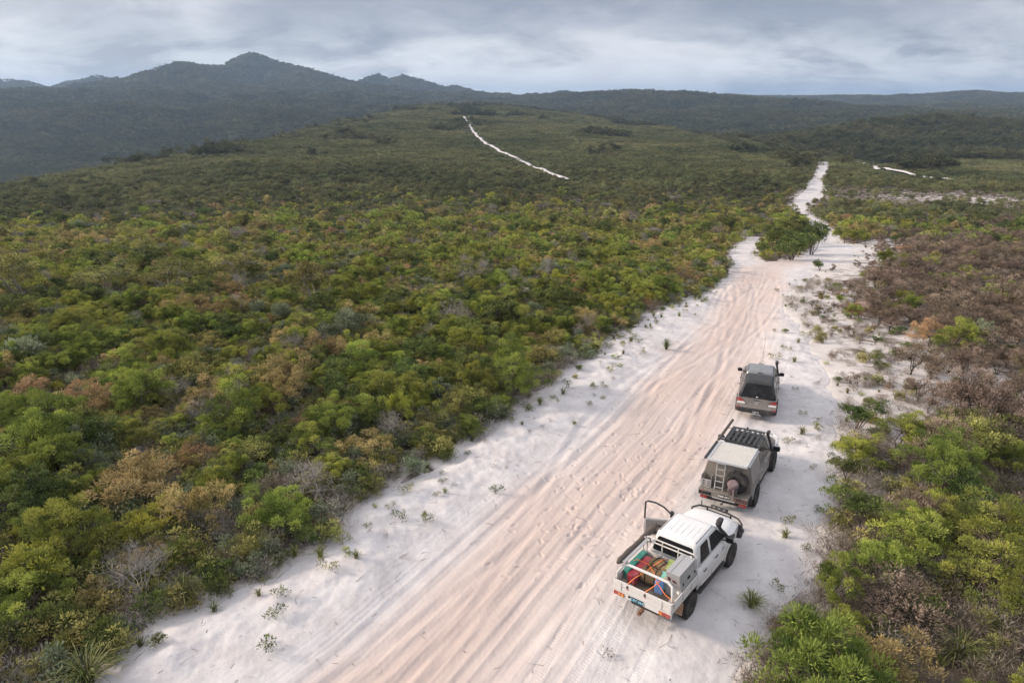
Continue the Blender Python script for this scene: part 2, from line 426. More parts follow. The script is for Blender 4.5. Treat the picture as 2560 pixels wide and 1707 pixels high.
sandy = 0.24 + 0.25 * right * sstep(-26, -1, gsd) * sstep(16, 30, gy) + .25 * sstep(-2.5, -.3, gsd)
sandy += 0.10 * np.exp(-((gx - 24) / 5.) ** 2 - ((gy - 31) / 5.) ** 2)
sp = np.array([ground_at(*q)[:2] for q in ((2250, 462), (2170, 440), (2100, 452), (2330, 470))])
for q in sp: sandy += 0.10 * np.exp(-((gx - q[0]) / 40.) ** 2 - ((gy - q[1]) / 9.) ** 2)
farm = sstep(120, 320, np.hypot(gx, gy)); 
for q in sp: farm = farm * (1 - .95 * np.exp(-((gx - q[0]) / 60.) ** 2 - ((gy - q[1]) / 16.) ** 2))
obj('ground', mesh_from('ground', np.c_[gx, gy, gz_], grid_faces(na, nr), [m_ground], smooth=True, attrs={'sandy': sandy, 'far': farm}), kind='structure')

# the sand of the track, with wheel ruts, footprints and banks as relief
saz = np.linspace(-.74, .62, 1150); srr = np.concatenate([np.geomspace(8.5, 60, 900, endpoint=False), np.geomspace(60, 470, 330)])
sx, sy, na, nr = polar(saz, srr)
ssd = sand_sd(sx, sy)
keep = ssd > -0.7
sz = np.zeros(sx.shape)
kx, ky, ks = sx[keep], sy[keep], ssd[keep]
sz[keep] = terrain(kx, ky) + sand_height(kx, ky, ks) * sstep(-.1, .5, ks) - .22 * sstep(.12, -.6, ks) + .004
f = grid_faces(na, nr)
f = f[keep[f].all(1)]
used = np.unique(f); remap = np.full(len(sx), -1); remap[used] = np.arange(len(used))
d, _, s_, side = seg_dist(sx[used], sy[used], CENTER); tt = d * side
worn = sstep(3.9, 1.6, np.abs(tt - .5 + .8 * perlin(s_ / 5, tt / 3, 5))) * sstep(120, 70, sy[used]) * (0.85 + .3 * perlin(s_ / 9, tt / 2.5, 9))
litt = (.12 + .88 * sstep(1.6, 3.6, np.abs(tt))) * sstep(120, 60, sy[used])
obj('sand_track', mesh_from('sand_track', np.c_[sx, sy, sz][used], remap[f], [m_sand], smooth=True, attrs={'worn': np.clip(worn, 0, 1), 'litter': litt}), kind='structure')

# the two thin tracks further off
def ribbon(name, px, hw, lift, gap=0.0, step=2.0):
    pts = np.array([ground_at(*q)[:2] for q in px]); out = []
    sl = np.concatenate([[0], np.cumsum(np.hypot(*np.diff(pts, axis=0).T))]); s = np.arange(0, sl[-1], step)
    cx, cy_ = np.interp(s, sl, pts[:, 0]), np.interp(s, sl, pts[:, 1])
    cx = cx + 1.2 * perlin(s / 25, s * 0, 3); tx, ty = np.gradient(cx), np.gradient(cy_); ln = np.hypot(tx, ty)
    nx, ny = ty / ln, -tx / ln
    cross = np.linspace(-1, 1, 7); w = hw * (1 + .35 * perlin(s / 8, s * 0 + 2, 4))
    X = cx[:, None] + nx[:, None] * cross * w[:, None]; Y = cy_[:, None] + ny[:, None] * cross * w[:, None]
    Z = terrain(X, Y) + lift - .25 * np.abs(cross) ** 3
    i = np.arange(len(s) - 1)[:, None] * 7 + np.arange(6)[None]
    ok = (perlin(s / 14, s * 0 + 5, 8) > gap - 1)[:-1]
    fc = np.stack([i, i + 1, i + 8, i + 7], -1)[ok].reshape(-1, 4)
    obj(name, mesh_from(name, np.c_[X.ravel(), Y.ravel(), Z.ravel()], fc, [m_sand], smooth=True, attrs={'worn': np.zeros(X.size), 'litter': np.zeros(X.size)}), kind='structure')
    return np.c_[cx, cy_]
HILL_TRACK = ribbon('hill_track', [(1066, 269), (1078, 288), (1095, 312), (1118, 332), (1160, 353), (1200, 372), (1235, 388), (1268, 401), (1306, 416)], 1.2, .55)
SIDE_TRACK = ribbon('side_track', [(1912, 362), (1940, 367), (1985, 379), (2040, 393), (2110, 408), (2200, 417), (2280, 426), (2360, 434)], 1.25, .95, .5)
# ------------------------------------------------------------------ foliage materials
def leaf_mat(name, cols, trans=.2, hue=.02, val=.35, rough=.65, tone_and_light=0.0):
    m, t, o = new_mat(name)
    c = ramp(t, attr(t, 'tint'), *[(i / (len(cols) - 1), q) for i, q in enumerate(cols)])
    oi = N(t, 'ShaderNodeObjectInfo')
    if tone_and_light:                                       # random tone patches; in the forest they paint cloud light and lit relief
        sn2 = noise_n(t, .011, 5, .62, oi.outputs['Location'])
        c = mixc(t, ramp(t, sn2, (.36, 0), (.64, 1)), mixc(t, tone_and_light, c, (.03, .042, .018)), mixc(t, tone_and_light * .6, c, (.20, .175, .075)))
    h = N(t, 'ShaderNodeHueSaturation', i_Saturation=.92); t.links.new(c, h.inputs['Color'])
    mr = N(t, 'ShaderNodeMapRange', i_To_Min=.5 - hue, i_To_Max=.5 + hue); t.links.new(oi.outputs['Random'], mr.inputs[0]); t.links.new(mr.outputs[0], h.inputs['Hue'])
    rp = N(t, 'ShaderNodeMath', operation='FRACT'); rm = N(t, 'ShaderNodeMath', operation='MULTIPLY'); rm.inputs[1].default_value = 7.31
    t.links.new(oi.outputs['Random'], rm.inputs[0]); t.links.new(rm.outputs[0], rp.inputs[0])
    mv = N(t, 'ShaderNodeMapRange', i_To_Min=1.3 - val, i_To_Max=1.3 + val); t.links.new(rp.outputs[0], mv.inputs[0]); t.links.new(mv.outputs[0], h.inputs['Value'])
    p = N(t, 'ShaderNodeBsdfPrincipled', i_Roughness=rough); p.inputs['Specular IOR Level'].default_value = .25
    t.links.new(h.outputs[0], p.inputs['Base Color'])
    tr = N(t, 'ShaderNodeBsdfTranslucent'); t.links.new(h.outputs[0], tr.inputs[0])
    mx = N(t, 'ShaderNodeMixShader', i_Fac=trans); t.links.new(p.outputs[0], mx.inputs[1]); t.links.new(tr.outputs[0], mx.inputs[2])
    t.links.new(mx.outputs[0], o.inputs[0]); return m
def bark_mat(name, a, b):
    m, t, o = new_mat(name)
    principled(t, o, mixc(t, noise_n(t, 14, 5, .7), a, b), .9, spec=.1); return m
M_LEAF = {
    'bright': leaf_mat('bright green needle leaves', [(.058, .084, .013), (.175, .212, .032), (.34, .36, .056)]),
    'dark': leaf_mat('dark green leaves', [(.032, .048, .013), (.09, .122, .028), (.19, .22, .05)]),
    'olive': leaf_mat('olive green leaves', [(.07, .073, .02), (.205, .198, .05), (.38, .345, .10)]),
    'yellow': leaf_mat('yellow green leaves', [(.16, .17, .018), (.28, .28, .028), (.40, .38, .05)], val=.2),
    'sage': leaf_mat('grey green leaves', [(.09, .12, .065), (.17, .20, .115), (.26, .29, .19)]),
    'gold': leaf_mat('golden flower heads', [(.13, .11, .035), (.29, .225, .085), (.48, .37, .16)], hue=.012),
    'rust': leaf_mat('rusty flower heads', [(.18, .13, .06), (.36, .22, .11), (.48, .31, .18)], hue=.012),
    'burnt': leaf_mat('scorched brown leaves', [(.07, .051, .038), (.188, .138, .10), (.33, .25, .19)], trans=.2, hue=.014),
    'twig': leaf_mat('bare grey twigs', [(.13, .115, .10), (.22, .195, .17), (.33, .30, .27)], trans=0, hue=.01),
    'straw': leaf_mat('straw and green blades', [(.06, .09, .02), (.13, .15, .04), (.30, .26, .13)], trans=.25),
    'forest': leaf_mat('eucalypt canopy leaves', [(.021, .032, .016), (.048, .062, .028), (.092, .10, .046)], trans=.2, hue=.02, tone_and_light=.6),
    'heath': leaf_mat('low heath leaves', [(.082, .096, .042), (.158, .172, .068), (.235, .245, .105)], trans=.2, hue=.03, tone_and_light=.55, val=.45),
    'char': leaf_mat('grey brown leaf litter', [(.07, .055, .042), (.16, .128, .098), (.29, .245, .20)], trans=.1),
}
M_BARK = bark_mat('brown grey bark', (.07, .05, .04), (.19, .155, .125))
M_PALE = bark_mat('pale grey bark', (.22, .20, .18), (.42, .39, .36))
M_CHAR = bark_mat('charred bark', (.018, .015, .013), (.07, .055, .045))

# ------------------------------------------------------------------ plant builders
def unit(v): return v / np.maximum(np.linalg.norm(v, axis=-1, keepdims=True), 1e-9)
def leaf_quads(base, direc, ln, wd, rs, tint):
    """diamond leaves: four points each"""
    n = len(base); side = unit(np.cross(direc, unit(rs.normal(size=(n, 3)))))
    nrm_ = np.cross(side, direc)
    mid = base + direc * (ln * .5)[:, None] + nrm_ * (ln * .08)[:, None]
    v = np.stack([base, mid + side * (wd * .5)[:, None], base + direc * ln[:, None], mid - side * (wd * .5)[:, None]], 1).reshape(-1, 3)
    f = np.arange(n * 4).reshape(-1, 4)
    return v, f, np.repeat(tint, 4)
def stems(paths, seg=4):
    """tapered tubes; each path: (points Kx3, radii K)"""
    V, F, k = [], [], 0
    ang = np.arange(seg) * 2 * np.pi / seg
    for pts, rad in paths:
        pts = np.asarray(pts, float); d = unit(np.gradient(pts, axis=0))
        a = unit(np.cross(d, np.array([.31, .9, .17]))); b = np.cross(d, a)
        ring = pts[:, None] + (a[:, None] * np.cos(ang)[None, :, None] + b[:, None] * np.sin(ang)[None, :, None]) * np.asarray(rad)[:, None, None]
        V.append(ring.reshape(-1, 3)); K = len(pts)
        i = (np.arange(K - 1)[:, None] * seg + np.arange(seg)[None]); j = (np.arange(K - 1)[:, None] * seg + (np.arange(seg)[None] + 1) % seg)
        F.append(np.stack([i, j, j + seg, i + seg], -1).reshape(-1, 4) + k); k += K * seg
    return np.concatenate(V), np.concatenate(F)
def bush(seed, w, h, lobes, puffs, leaves, ln, wd, pr, low=.25, dense=1.0, flat=1.0, lean=.0, stemr=.03, twigs=0, droop=0.0):
    """a shrub or small tree: puffs of leaves on a branching frame; returns crown and trunk arrays"""
    rs = np.random.RandomState(seed)
    cl = []
    for k in range(lobes):                                   # lobes of the crown
        a = rs.uniform(0, 6.283); rad = 0 if lobes == 1 else w * .26 * rs.uniform(.5, 1.15)
        cl.append((rad * math.cos(a), rad * math.sin(a), h * rs.uniform(.62, 1.0), w * rs.uniform(.20, .38) * (1.45 if lobes == 1 else 1)))
    P = []
    for k in range(puffs):
        cx, cy_, top, rad = cl[k % lobes]
        u = rs.uniform(0, 6.283); ct = rs.uniform(-.25, 1.0) ** 1; ct = max(ct, -.3); st = math.sqrt(max(0, 1 - ct * ct)); q = rs.uniform(.68, 1.22) if rs.rand() < .8 else rs.uniform(.3, .7)
        zc_ = top - rad * flat
        z = zc_ + rad * flat * ct * q
        P.append((cx + rad * st * math.cos(u) * q, cy_ + rad * st * math.sin(u) * q, max(z, h * low * rs.uniform(.7, 1.2))))
    P = np.array(P); P[:, 0] += lean * P[:, 2]
    pr_ = pr * rs.uniform(.7, 1.3, len(P))
    n = int(leaves * dense)
    idx = np.repeat(np.arange(len(P)), n)
    dirs = unit(rs.normal(size=(len(idx), 3)) + np.array([0, 0, .55 - droop]))
    base = P[idx] + dirs * (pr_[idx] * rs.uniform(.15, .95, len(idx)) ** .6)[:, None] * np.array([1, 1, .72])
    ldir = unit(dirs + np.array([0, 0, .45 - 1.6 * droop]) + rs.normal(size=dirs.shape) * .35)
    tp = np.clip(rs.normal(.48, .28, len(P)), 0, 1)  # wide tone spread between puffs puts lit tips and shaded gaps into the colour
    tint = np.clip(tp[idx] + rs.normal(0, .13, len(idx)), 0, 1)
    lv, lf, lt = leaf_quads(base, ldir, ln * rs.uniform(.6, 1.3, len(idx)), wd * rs.uniform(.7, 1.3, len(idx)), rs, tint)
    # frame
    nst = max(2, min(6, lobes + 2)); paths = []; tips = []
    for k in range(nst):
        cx, cy_, top, rad = cl[k % lobes]
        b0 = np.array([rs.normal(0, .04), rs.normal(0, .04), -.12]); e = np.array([cx * .75 + rs.normal(0, w * .07), cy_ * .75 + rs.normal(0, w * .07), max(top - rad * flat * .9, h * .35)])
        e[0] += lean * e[2]
        m1 = b0 * .55 + e * .45 + np.array([rs.normal(0, w * .04), rs.normal(0, w * .04), h * .03])
        paths.append((np.array([b0, m1, e]), np.array([stemr, stemr * .75, stemr * .5]))); tips.append(e); tips.append(m1)
    tips = np.array(tips)
    for p in P:
        dd = np.linalg.norm((tips - p) * np.array([1, 1, .8]), axis=1); s = tips[int(np.argmin(dd))]
        mm = (s + p) / 2 + rs.normal(0, .05, 3) - np.array([0, 0, .04])
        paths.append((np.array([s, mm, p]), np.array([stemr * .42, stemr * .28, stemr * .14])))
    for k in range(twigs):                                    # fine dead twigs
        s = P[rs.randint(len(P))] if rs.rand() < .6 else tips[rs.randint(len(tips))]
        dv = unit(np.array([rs.normal(), rs.normal(), abs(rs.normal()) * .9 + .25])) * rs.uniform(.2, .5) * h * .45
        paths.append((np.array([s, s + dv * .55 + rs.normal(0, .04, 3), s + dv]), np.array([stemr * .26, stemr * .17, stemr * .06])))
    tv, tf = stems(paths, 4 if stemr > .02 else 3)
    return (lv, lf, lt), (tv, tf)
def tuft(seed, h, n, spread, wd, spike=False):
    """blades arching from one point (grass tree, sedge)"""
    rs = np.random.RandomState(seed); V, F, T = [], [], []
    for k in range(n):
        a = rs.uniform(0, 6.283); out = spread * rs.uniform(.25, 1.0); top = h * rs.uniform(.55, 1.1) * (1 - .35 * out / spread)
        tt_ = np.array([0, .35, .7, 1.0]); p = np.stack([np.cos(a) * out * tt_ ** 1.3, np.sin(a) * out * tt_ ** 1.3, top * np.sin(tt_ * rs.uniform(1.5, 2.3)) - .03], 1)
        p[:, :2] += rs.normal(0, .03, 2)
        sd2 = np.array([-np.sin(a), np.cos(a), 0]) * wd * rs.uniform(.6, 1.3); ww = np.array([.7, 1, .7, .08])[:, None]
        b = len(V) * 8; V.append(np.concatenate([p + sd2 * ww, p - sd2 * ww])); tn = np.clip(rs.normal(.4, .25), 0, 1); T += [tn] * 8
        for q in range(3): F.append([b + q, b + q + 1, b + 5 + q, b + 4 + q])
    return (np.concatenate(V), np.array(F), np.array(T))
PROTO = {}
proto_col = bpy.data.collections.new('plant_library')          # not linked to the scene: sources of the mass planting only
def register(key, crown, trunk, leaf, bark):
    """keeps separate crown / trunk meshes and one joined mesh"""
    cm = mesh_from('crown', crown[0], crown[1], [M_LEAF[leaf]], attrs={'tint': crown[2]})
    tm = mesh_from('trunk', trunk[0], trunk[1], [bark], attrs={'tint': np.full(len(trunk[0]), .5)}) if trunk is not None else None
    if trunk is not None:
        v = np.concatenate([crown[0], trunk[0]]); f_ = np.concatenate([crown[1], trunk[1] + len(crown[0])])
        mi = np.r_[np.zeros(len(crown[1])), np.ones(len(trunk[1]))]
        jm = mesh_from(key, v, f_, [M_LEAF[leaf], bark], mi, attrs={'tint': np.r_[crown[2], np.full(len(trunk[0]), .5)]})
    else: jm = cm
    jo = bpy.data.objects.new('z_%03d_%s' % (len(PROTO), key), jm); proto_col.objects.link(jo)
    PROTO[key] = dict(crown=cm, trunk=tm, idx=len(PROTO))
def reg_bush(key, leaf, bark, **k): c_, t_ = bush(**k); register(key, c_, t_, leaf, bark)
# near shrubs, full detail: (metres) about 2-3 wide
for i in range(4): reg_bush('bright%d' % i, 'bright', M_BARK, seed=100 + i, w=2.3, h=1.9, lobes=(1, 2, 3, 4)[i], puffs=(30, 38, 46, 52)[i], leaves=235, ln=.088, wd=.021, pr=.23, low=.35, flat=.85, twigs=30)
for i in range(2): reg_bush('big%d' % i, 'bright', M_BARK, seed=112 + i, w=3.4, h=2.5, lobes=6 + i, puffs=105, leaves=215, ln=.088, wd=.021, pr=.25, low=.35, flat=.8, twigs=60, stemr=.04)
for i in range(3): reg_bush('dark%d' % i, 'dark', M_BARK, seed=120 + i, w=2.0, h=1.8, lobes=2 + i, puffs=44, leaves=95, ln=.085, wd=.042, pr=.22, low=.12, twigs=30)
for i in range(4): reg_bush('olive%d' % i, 'olive', M_BARK, seed=140 + i, w=2.2, h=1.6, lobes=2 + i % 3, puffs=42, leaves=85, ln=.10, wd=.028, pr=.23, low=.15, twigs=40)
for i in range(2): reg_bush('yellow%d' % i, 'yellow', M_BARK, seed=160 + i, w=2.0, h=1.5, lobes=2 + i, puffs=34, leaves=90, ln=.10, wd=.03, pr=.22, low=.3)
for i in range(3): reg_bush('sage%d' % i, 'sage', M_BARK, seed=170 + i, w=1.9, h=1.4, lobes=2 + i, puffs=34, leaves=60, ln=.14, wd=.035, pr=.22, low=.12, twigs=30)
for i in range(3): reg_bush('gold%d' % i, 'gold', M_BARK, seed=180 + i, w=2.3, h=1.6, lobes=1 + i, puffs=48, leaves=100, ln=.085, wd=.026, pr=.22, low=.2, flat=.9)
for i in range(2): reg_bush('rust%d' % i, 'rust', M_BARK, seed=190 + i, w=2.2, h=1.5, lobes=1 + i, puffs=46, leaves=100, ln=.085, wd=.026, pr=.22, low=.25, flat=.85)
for i in range(4): reg_bush('burnt%d' % i, 'burnt', M_CHAR, seed=200 + i, w=2.3, h=1.9, lobes=1 + i, puffs=46, leaves=60, ln=.12, wd=.022, pr=.24, low=.25, twigs=110, stemr=.028)
for i in range(3): reg_bush('bare%d' % i, 'twig', M_PALE, seed=220 + i, w=1.7, h=1.7, lobes=2 + i, puffs=46, leaves=14, ln=.20, wd=.010, pr=.22, low=.35, twigs=150, stemr=.026)
for i in range(3): reg_bush('char%d' % i, 'char', M_CHAR, seed=230 + i, w=1.9, h=1.7, lobes=2 + i, puffs=38, leaves=26, ln=.13, wd=.014, pr=.24, low=.35, twigs=140, stemr=.024)
for i in range(3): reg_bush('gum%d' % i, 'olive', M_PALE, seed=240 + i, w=3.4, h=3.6, lobes=3 + i, puffs=50, leaves=85, ln=.14, wd=.05, pr=.36, low=.45, stemr=.06, droop=.25)
register('grasstree0', tuft(301, .75, 170, 1.0, .011), None, 'straw', None)
register('grasstree1', tuft(302, .95, 190, .8, .011), None, 'straw', None)
# undergrowth and seedlings
for i in range(3): register('sedge%d' % i, tuft(310 + i, .42, 55, .34, .009), None, 'straw', None)
for i in range(3): reg_bush('low%d' % i, ('olive', 'sage', 'dark')[i], M_BARK, seed=320 + i, w=1.1, h=.6, lobes=3, puffs=20, leaves=42, ln=.09, wd=.03, pr=.16, low=.1, stemr=.012, twigs=20)
for i in range(2): reg_bush('lowdead%d' % i, ('twig', 'char')[i], M_BARK, seed=330 + i, w=1.3, h=.6, lobes=3, puffs=24, leaves=24, ln=.15, wd=.010, pr=.17, low=.1, stemr=.010, twigs=70)
for i in range(3): reg_bush('seedling%d' % i, ('dark', 'olive', 'bright')[i], M_BARK, seed=340 + i, w=.55, h=.34, lobes=2, puffs=9, leaves=16, ln=.075, wd=.026, pr=.085, low=.15, stemr=.006, twigs=6)
for i in range(2): reg_bush('deadsprig%d' % i, 'char', M_BARK, seed=350 + i, w=.5, h=.2, lobes=2, puffs=7, leaves=9, ln=.07, wd=.015, pr=.08, low=.1, stemr=.006, twigs=10)
# distance versions: fewer, larger leaves
for nm, lf, n_ in (('bright', 'bright', 2), ('dark', 'dark', 2), ('olive', 'olive', 3), ('gold', 'gold', 2), ('burnt', 'burnt', 2), ('yellow', 'yellow', 1), ('bare', 'twig', 1), ('rust', 'rust', 1)):
    for i in range(n_): reg_bush('far_%s%d' % (nm, i), lf, M_BARK, seed=400 + i * 7 + len(nm), w=2.3, h=1.7, lobes=2 + i, puffs=26, leaves=26, ln=.20, wd=.075, pr=.27, low=.2, stemr=.03, flat=.8)
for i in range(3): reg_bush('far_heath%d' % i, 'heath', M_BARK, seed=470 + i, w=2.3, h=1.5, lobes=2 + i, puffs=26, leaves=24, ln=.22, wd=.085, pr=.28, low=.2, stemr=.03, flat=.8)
def patch_proto(key, leaf, n, size, tw, th, leaves, ln, wd, seed, bark):
    rs = np.random.RandomState(seed); C_, T_ = [], []; k1 = k2 = 0
    for j in range(n):
        w = tw * rs.uniform(.65, 1.25); h = th * rs.uniform(.6, 1.2)
        c_, t_ = bush(seed * 50 + j, w, h, 2, 7, leaves, ln, wd, w * .24, low=.3, stemr=.012 * h, flat=.7)
        off = np.array([rs.uniform(-.5, .5) * size, rs.uniform(-.5, .5) * size, 0]); dt = rs.normal(0, .2)
        C_.append((c_[0] + off, c_[1] + k1, np.clip(c_[2] + dt, 0, 1))); k1 += len(c_[0]); T_.append((t_[0] + off, t_[1] + k2)); k2 += len(t_[0])
    register(key, tuple(np.concatenate(q) for q in zip(*C_)), tuple(np.concatenate(q) for q in zip(*T_)), leaf, bark)
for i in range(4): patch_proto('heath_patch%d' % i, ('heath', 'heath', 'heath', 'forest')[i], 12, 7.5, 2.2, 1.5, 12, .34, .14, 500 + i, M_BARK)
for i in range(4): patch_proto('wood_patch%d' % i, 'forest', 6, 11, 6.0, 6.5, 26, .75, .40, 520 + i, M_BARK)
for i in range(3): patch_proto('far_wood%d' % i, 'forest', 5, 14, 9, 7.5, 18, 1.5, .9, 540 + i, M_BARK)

# ------------------------------------------------------------------ mass planting (stuff): points -> instances of the plant library
def planting(name, label, pts, idx, scl, rotz, tilt=None):
    me = bpy.data.meshes.new(name); me.vertices.add(len(pts)); me.vertices.foreach_set('co', np.asarray(pts, np.float32).ravel())
    a = me.attributes.new('pick', 'INT', 'POINT'); a.data.foreach_set('value', np.asarray(idx, np.int32))
    a = me.attributes.new('size', 'FLOAT_VECTOR', 'POINT'); a.data.foreach_set('vector', np.asarray(scl, np.float32).ravel())
    rt = np.zeros((len(pts), 3), np.float32); rt[:, 2] = rotz
    a = me.attributes.new('turn', 'FLOAT_VECTOR', 'POINT'); a.data.foreach_set('vector', rt.ravel())
    o = obj(name, me, kind='stuff', label=label)
    g = bpy.data.node_groups.new(name, 'GeometryNodeTree')
    g.interface.new_socket('Geometry', in_out='INPUT', socket_type='NodeSocketGeometry'); g.interface.new_socket('Geometry', in_out='OUTPUT', socket_type='NodeSocketGeometry')
    gi, go = g.nodes.new('NodeGroupInput'), g.nodes.new('NodeGroupOutput')
    m2p = g.nodes.new('GeometryNodeMeshToPoints'); iop = g.nodes.new('GeometryNodeInstanceOnPoints'); ci = g.nodes.new('GeometryNodeCollectionInfo')
    ci.inputs['Collection'].default_value = proto_col; ci.inputs['Separate Children'].default_value = True; ci.inputs['Reset Children'].default_value = True
    def na_(nm, ty):
        n = g.nodes.new('GeometryNodeInputNamedAttribute'); n.data_type = ty; n.inputs[0].default_value = nm; return n.outputs[0]
    g.links.new(gi.outputs[0], m2p.inputs['Mesh']); g.links.new(m2p.outputs[0], iop.inputs['Points']); g.links.new(ci.outputs[0], iop.inputs['Instance'])
    iop.inputs['Pick Instance'].default_value = True
    g.links.new(na_('pick', 'INT'), iop.inputs['Instance Index']); g.links.new(na_('size', 'FLOAT_VECTOR'), iop.inputs['Scale']); g.links.new(na_('turn', 'FLOAT_VECTOR'), iop.inputs['Rotation'])
    g.links.new(iop.outputs[0], go.inputs[0])
    md = o.modifiers.new('planting', 'NODES'); md.node_group = g
    return o
# sight test so that slopes turned away are left unplanted
_vaz = np.linspace(-.80, .80, 260); _vr = np.geomspace(20, 9000, 420)
_vx, _vy, _a, _b = polar(_vaz, _vr)
_el = ((terrain(_vx, _vy) - CAM_H) / np.hypot(_vx, _vy)).reshape(260, 420); _mx = np.maximum.accumulate(_el, axis=1)
def visible(x, y, z, top):
    a = np.arctan2(x, y); r = np.hypot(x, y)
    ia = np.clip(np.searchsorted(_vaz, a), 0, 259); ir = np.clip(np.searchsorted(_vr, r) - 1, 0, 419)
    return ((z + top - CAM_H) / r > _mx[ia, ir] - .013) & (np.abs(a) < .78)
rsv = np.random.RandomState(99)
def scatter(r0, r1, sp, jit=.75, half=.74):
    """even but irregular points in the wedge in front of the camera"""
    out = []; r = r0
    while r < r1:
        n = int(2 * half * r / sp); a = (np.arange(n) + rsv.uniform(-.5, .5, n) * jit + rsv.rand()) / n * 2 * half - half
        rr_ = r + rsv.uniform(-.5, .5, n) * jit * sp; out.append(np.c_[rr_ * np.sin(a), rr_ * np.cos(a)]); r += sp * .92
    return np.concatenate(out)
def side_of(x, y):
    d_, _, s, sg = seg_dist(x, y, CENTER); return d_ * sg
def pick(keys, w, n):
    return np.array(keys)[rsv.choice(len(keys), n, p=np.array(w) / np.sum(w))]

# --- what grows where, up to 200 m
nearp = np.concatenate([scatter(9, 45, 1.08, half=.95), scatter(45, 62, 1.08), scatter(62, 125, 1.32), scatter(125, 340, 2.25)])
X, Y = nearp[:, 0], nearp[:, 1]
SD = sand_sd(X, Y); TD = side_of(X, Y); RR = np.hypot(X, Y)
right_side = (TD > 0) & (Y < 175)
dens = np.where(right_side, .88, 1.0)
edge_r = right_side & (SD > -13) & (Y > 29) & (Y < 78)
dens = np.where(edge_r, .16 + .66 * sstep(-1.5, -10, SD), dens)
clear = fbm(X / 7, Y / 7, 88, 3)
dens = np.where(~right_side & (clear > .42), .35, dens)
dens = np.where(right_side & (Y > 20) & (Y < 50) & (clear > .22), .3, dens)
dens = np.where(right_side & (Y > 66) & (Y < 125) & (SD > -6), dens * .4, dens)
k = (SD < -.05 - .55 * rsv.rand(len(X))) & (rsv.rand(len(X)) < dens)
k &= (np.minimum(seg_dist(X, Y, HILL_TRACK)[0], seg_dist(X, Y, SIDE_TRACK)[0]) > 3.3)
for q in sp: k &= ~((np.abs(X - q[0]) < 45) & (np.abs(Y - q[1]) < 8) & (rsv.rand(len(X)) < .5))
X, Y, SD, TD, RR, right_side = (a[k] for a in (X, Y, SD, TD, RR, right_side))
pa = fbm(X / 11, Y / 11, 101, 3); pb = fbm(X / 6.5, Y / 6.5, 107, 3)
n_ = len(X)
kind = pick(['bright', 'dark', 'olive', 'yellow', 'sage', 'gold', 'rust', 'bare'], [.24, .13, .32, .06, .08, .08, .012, .078], n_)
gold_zone = (pb > .40) & ~right_side; kind = np.where(gold_zone & (rsv.rand(n_) < .55), pick(['gold', 'rust', 'olive'], [.62, .13, .25], n_), kind)
green_zone = (pa > .30) & ~right_side; kind = np.where(green_zone & (rsv.rand(n_) < .6), pick(['bright', 'dark'], [.72, .28], n_), kind)
# the burnt ground right of the track: scorched shrubs, green only near the vehicles and along the far rim
burn = sstep(17, 26, Y + .10 * X + 3 * pa) * sstep(150, 95, Y + 14 * pb)
green_rim = sstep(24, 10, Y - .35 * X + 4 * pb)
bk = pick(['burnt', 'char', 'bright', 'olive', 'rust', 'bare', 'dark'], [.60, .22, .065, .03, .03, .03, .025], n_)
gk = pick(['bright', 'dark', 'olive', 'burnt', 'char', 'gold', 'sage'], [.40, .17, .09, .20, .06, .05, .03], n_)
kind = np.where(right_side, np.where(rsv.rand(n_) < burn, bk, gk), kind)
scl = np.clip(rsv.lognormal(-.38, .33, n_), .34, 1.5)
scl = np.where(SD > -1.2, scl * .72, scl)
low_r = right_side & (Y > 30) & (Y < 112)
scl = np.where(low_r & (SD > -9), scl * (.45 + .55 * sstep(-2, -9, SD)), scl)
scl = np.where(RR > 125, scl * 1.25, scl)
scl = np.where(np.isin(kind, ['burnt']), scl * 1.08, scl)
scl = np.where((pa > .35) & ~right_side, scl * 1.18, scl)
Zg = terrain(X, Y)
nvar = {'bright': 4, 'dark': 3, 'olive': 4, 'yellow': 2, 'sage': 3, 'gold': 3, 'rust': 2, 'burnt': 4, 'bare': 3, 'char': 3, 'gum': 3}
fvar = {'bright': 2, 'dark': 2, 'olive': 3, 'gold': 2, 'burnt': 2, 'yellow': 1, 'bare': 1, 'rust': 1, 'sage': 0, 'char': 0}

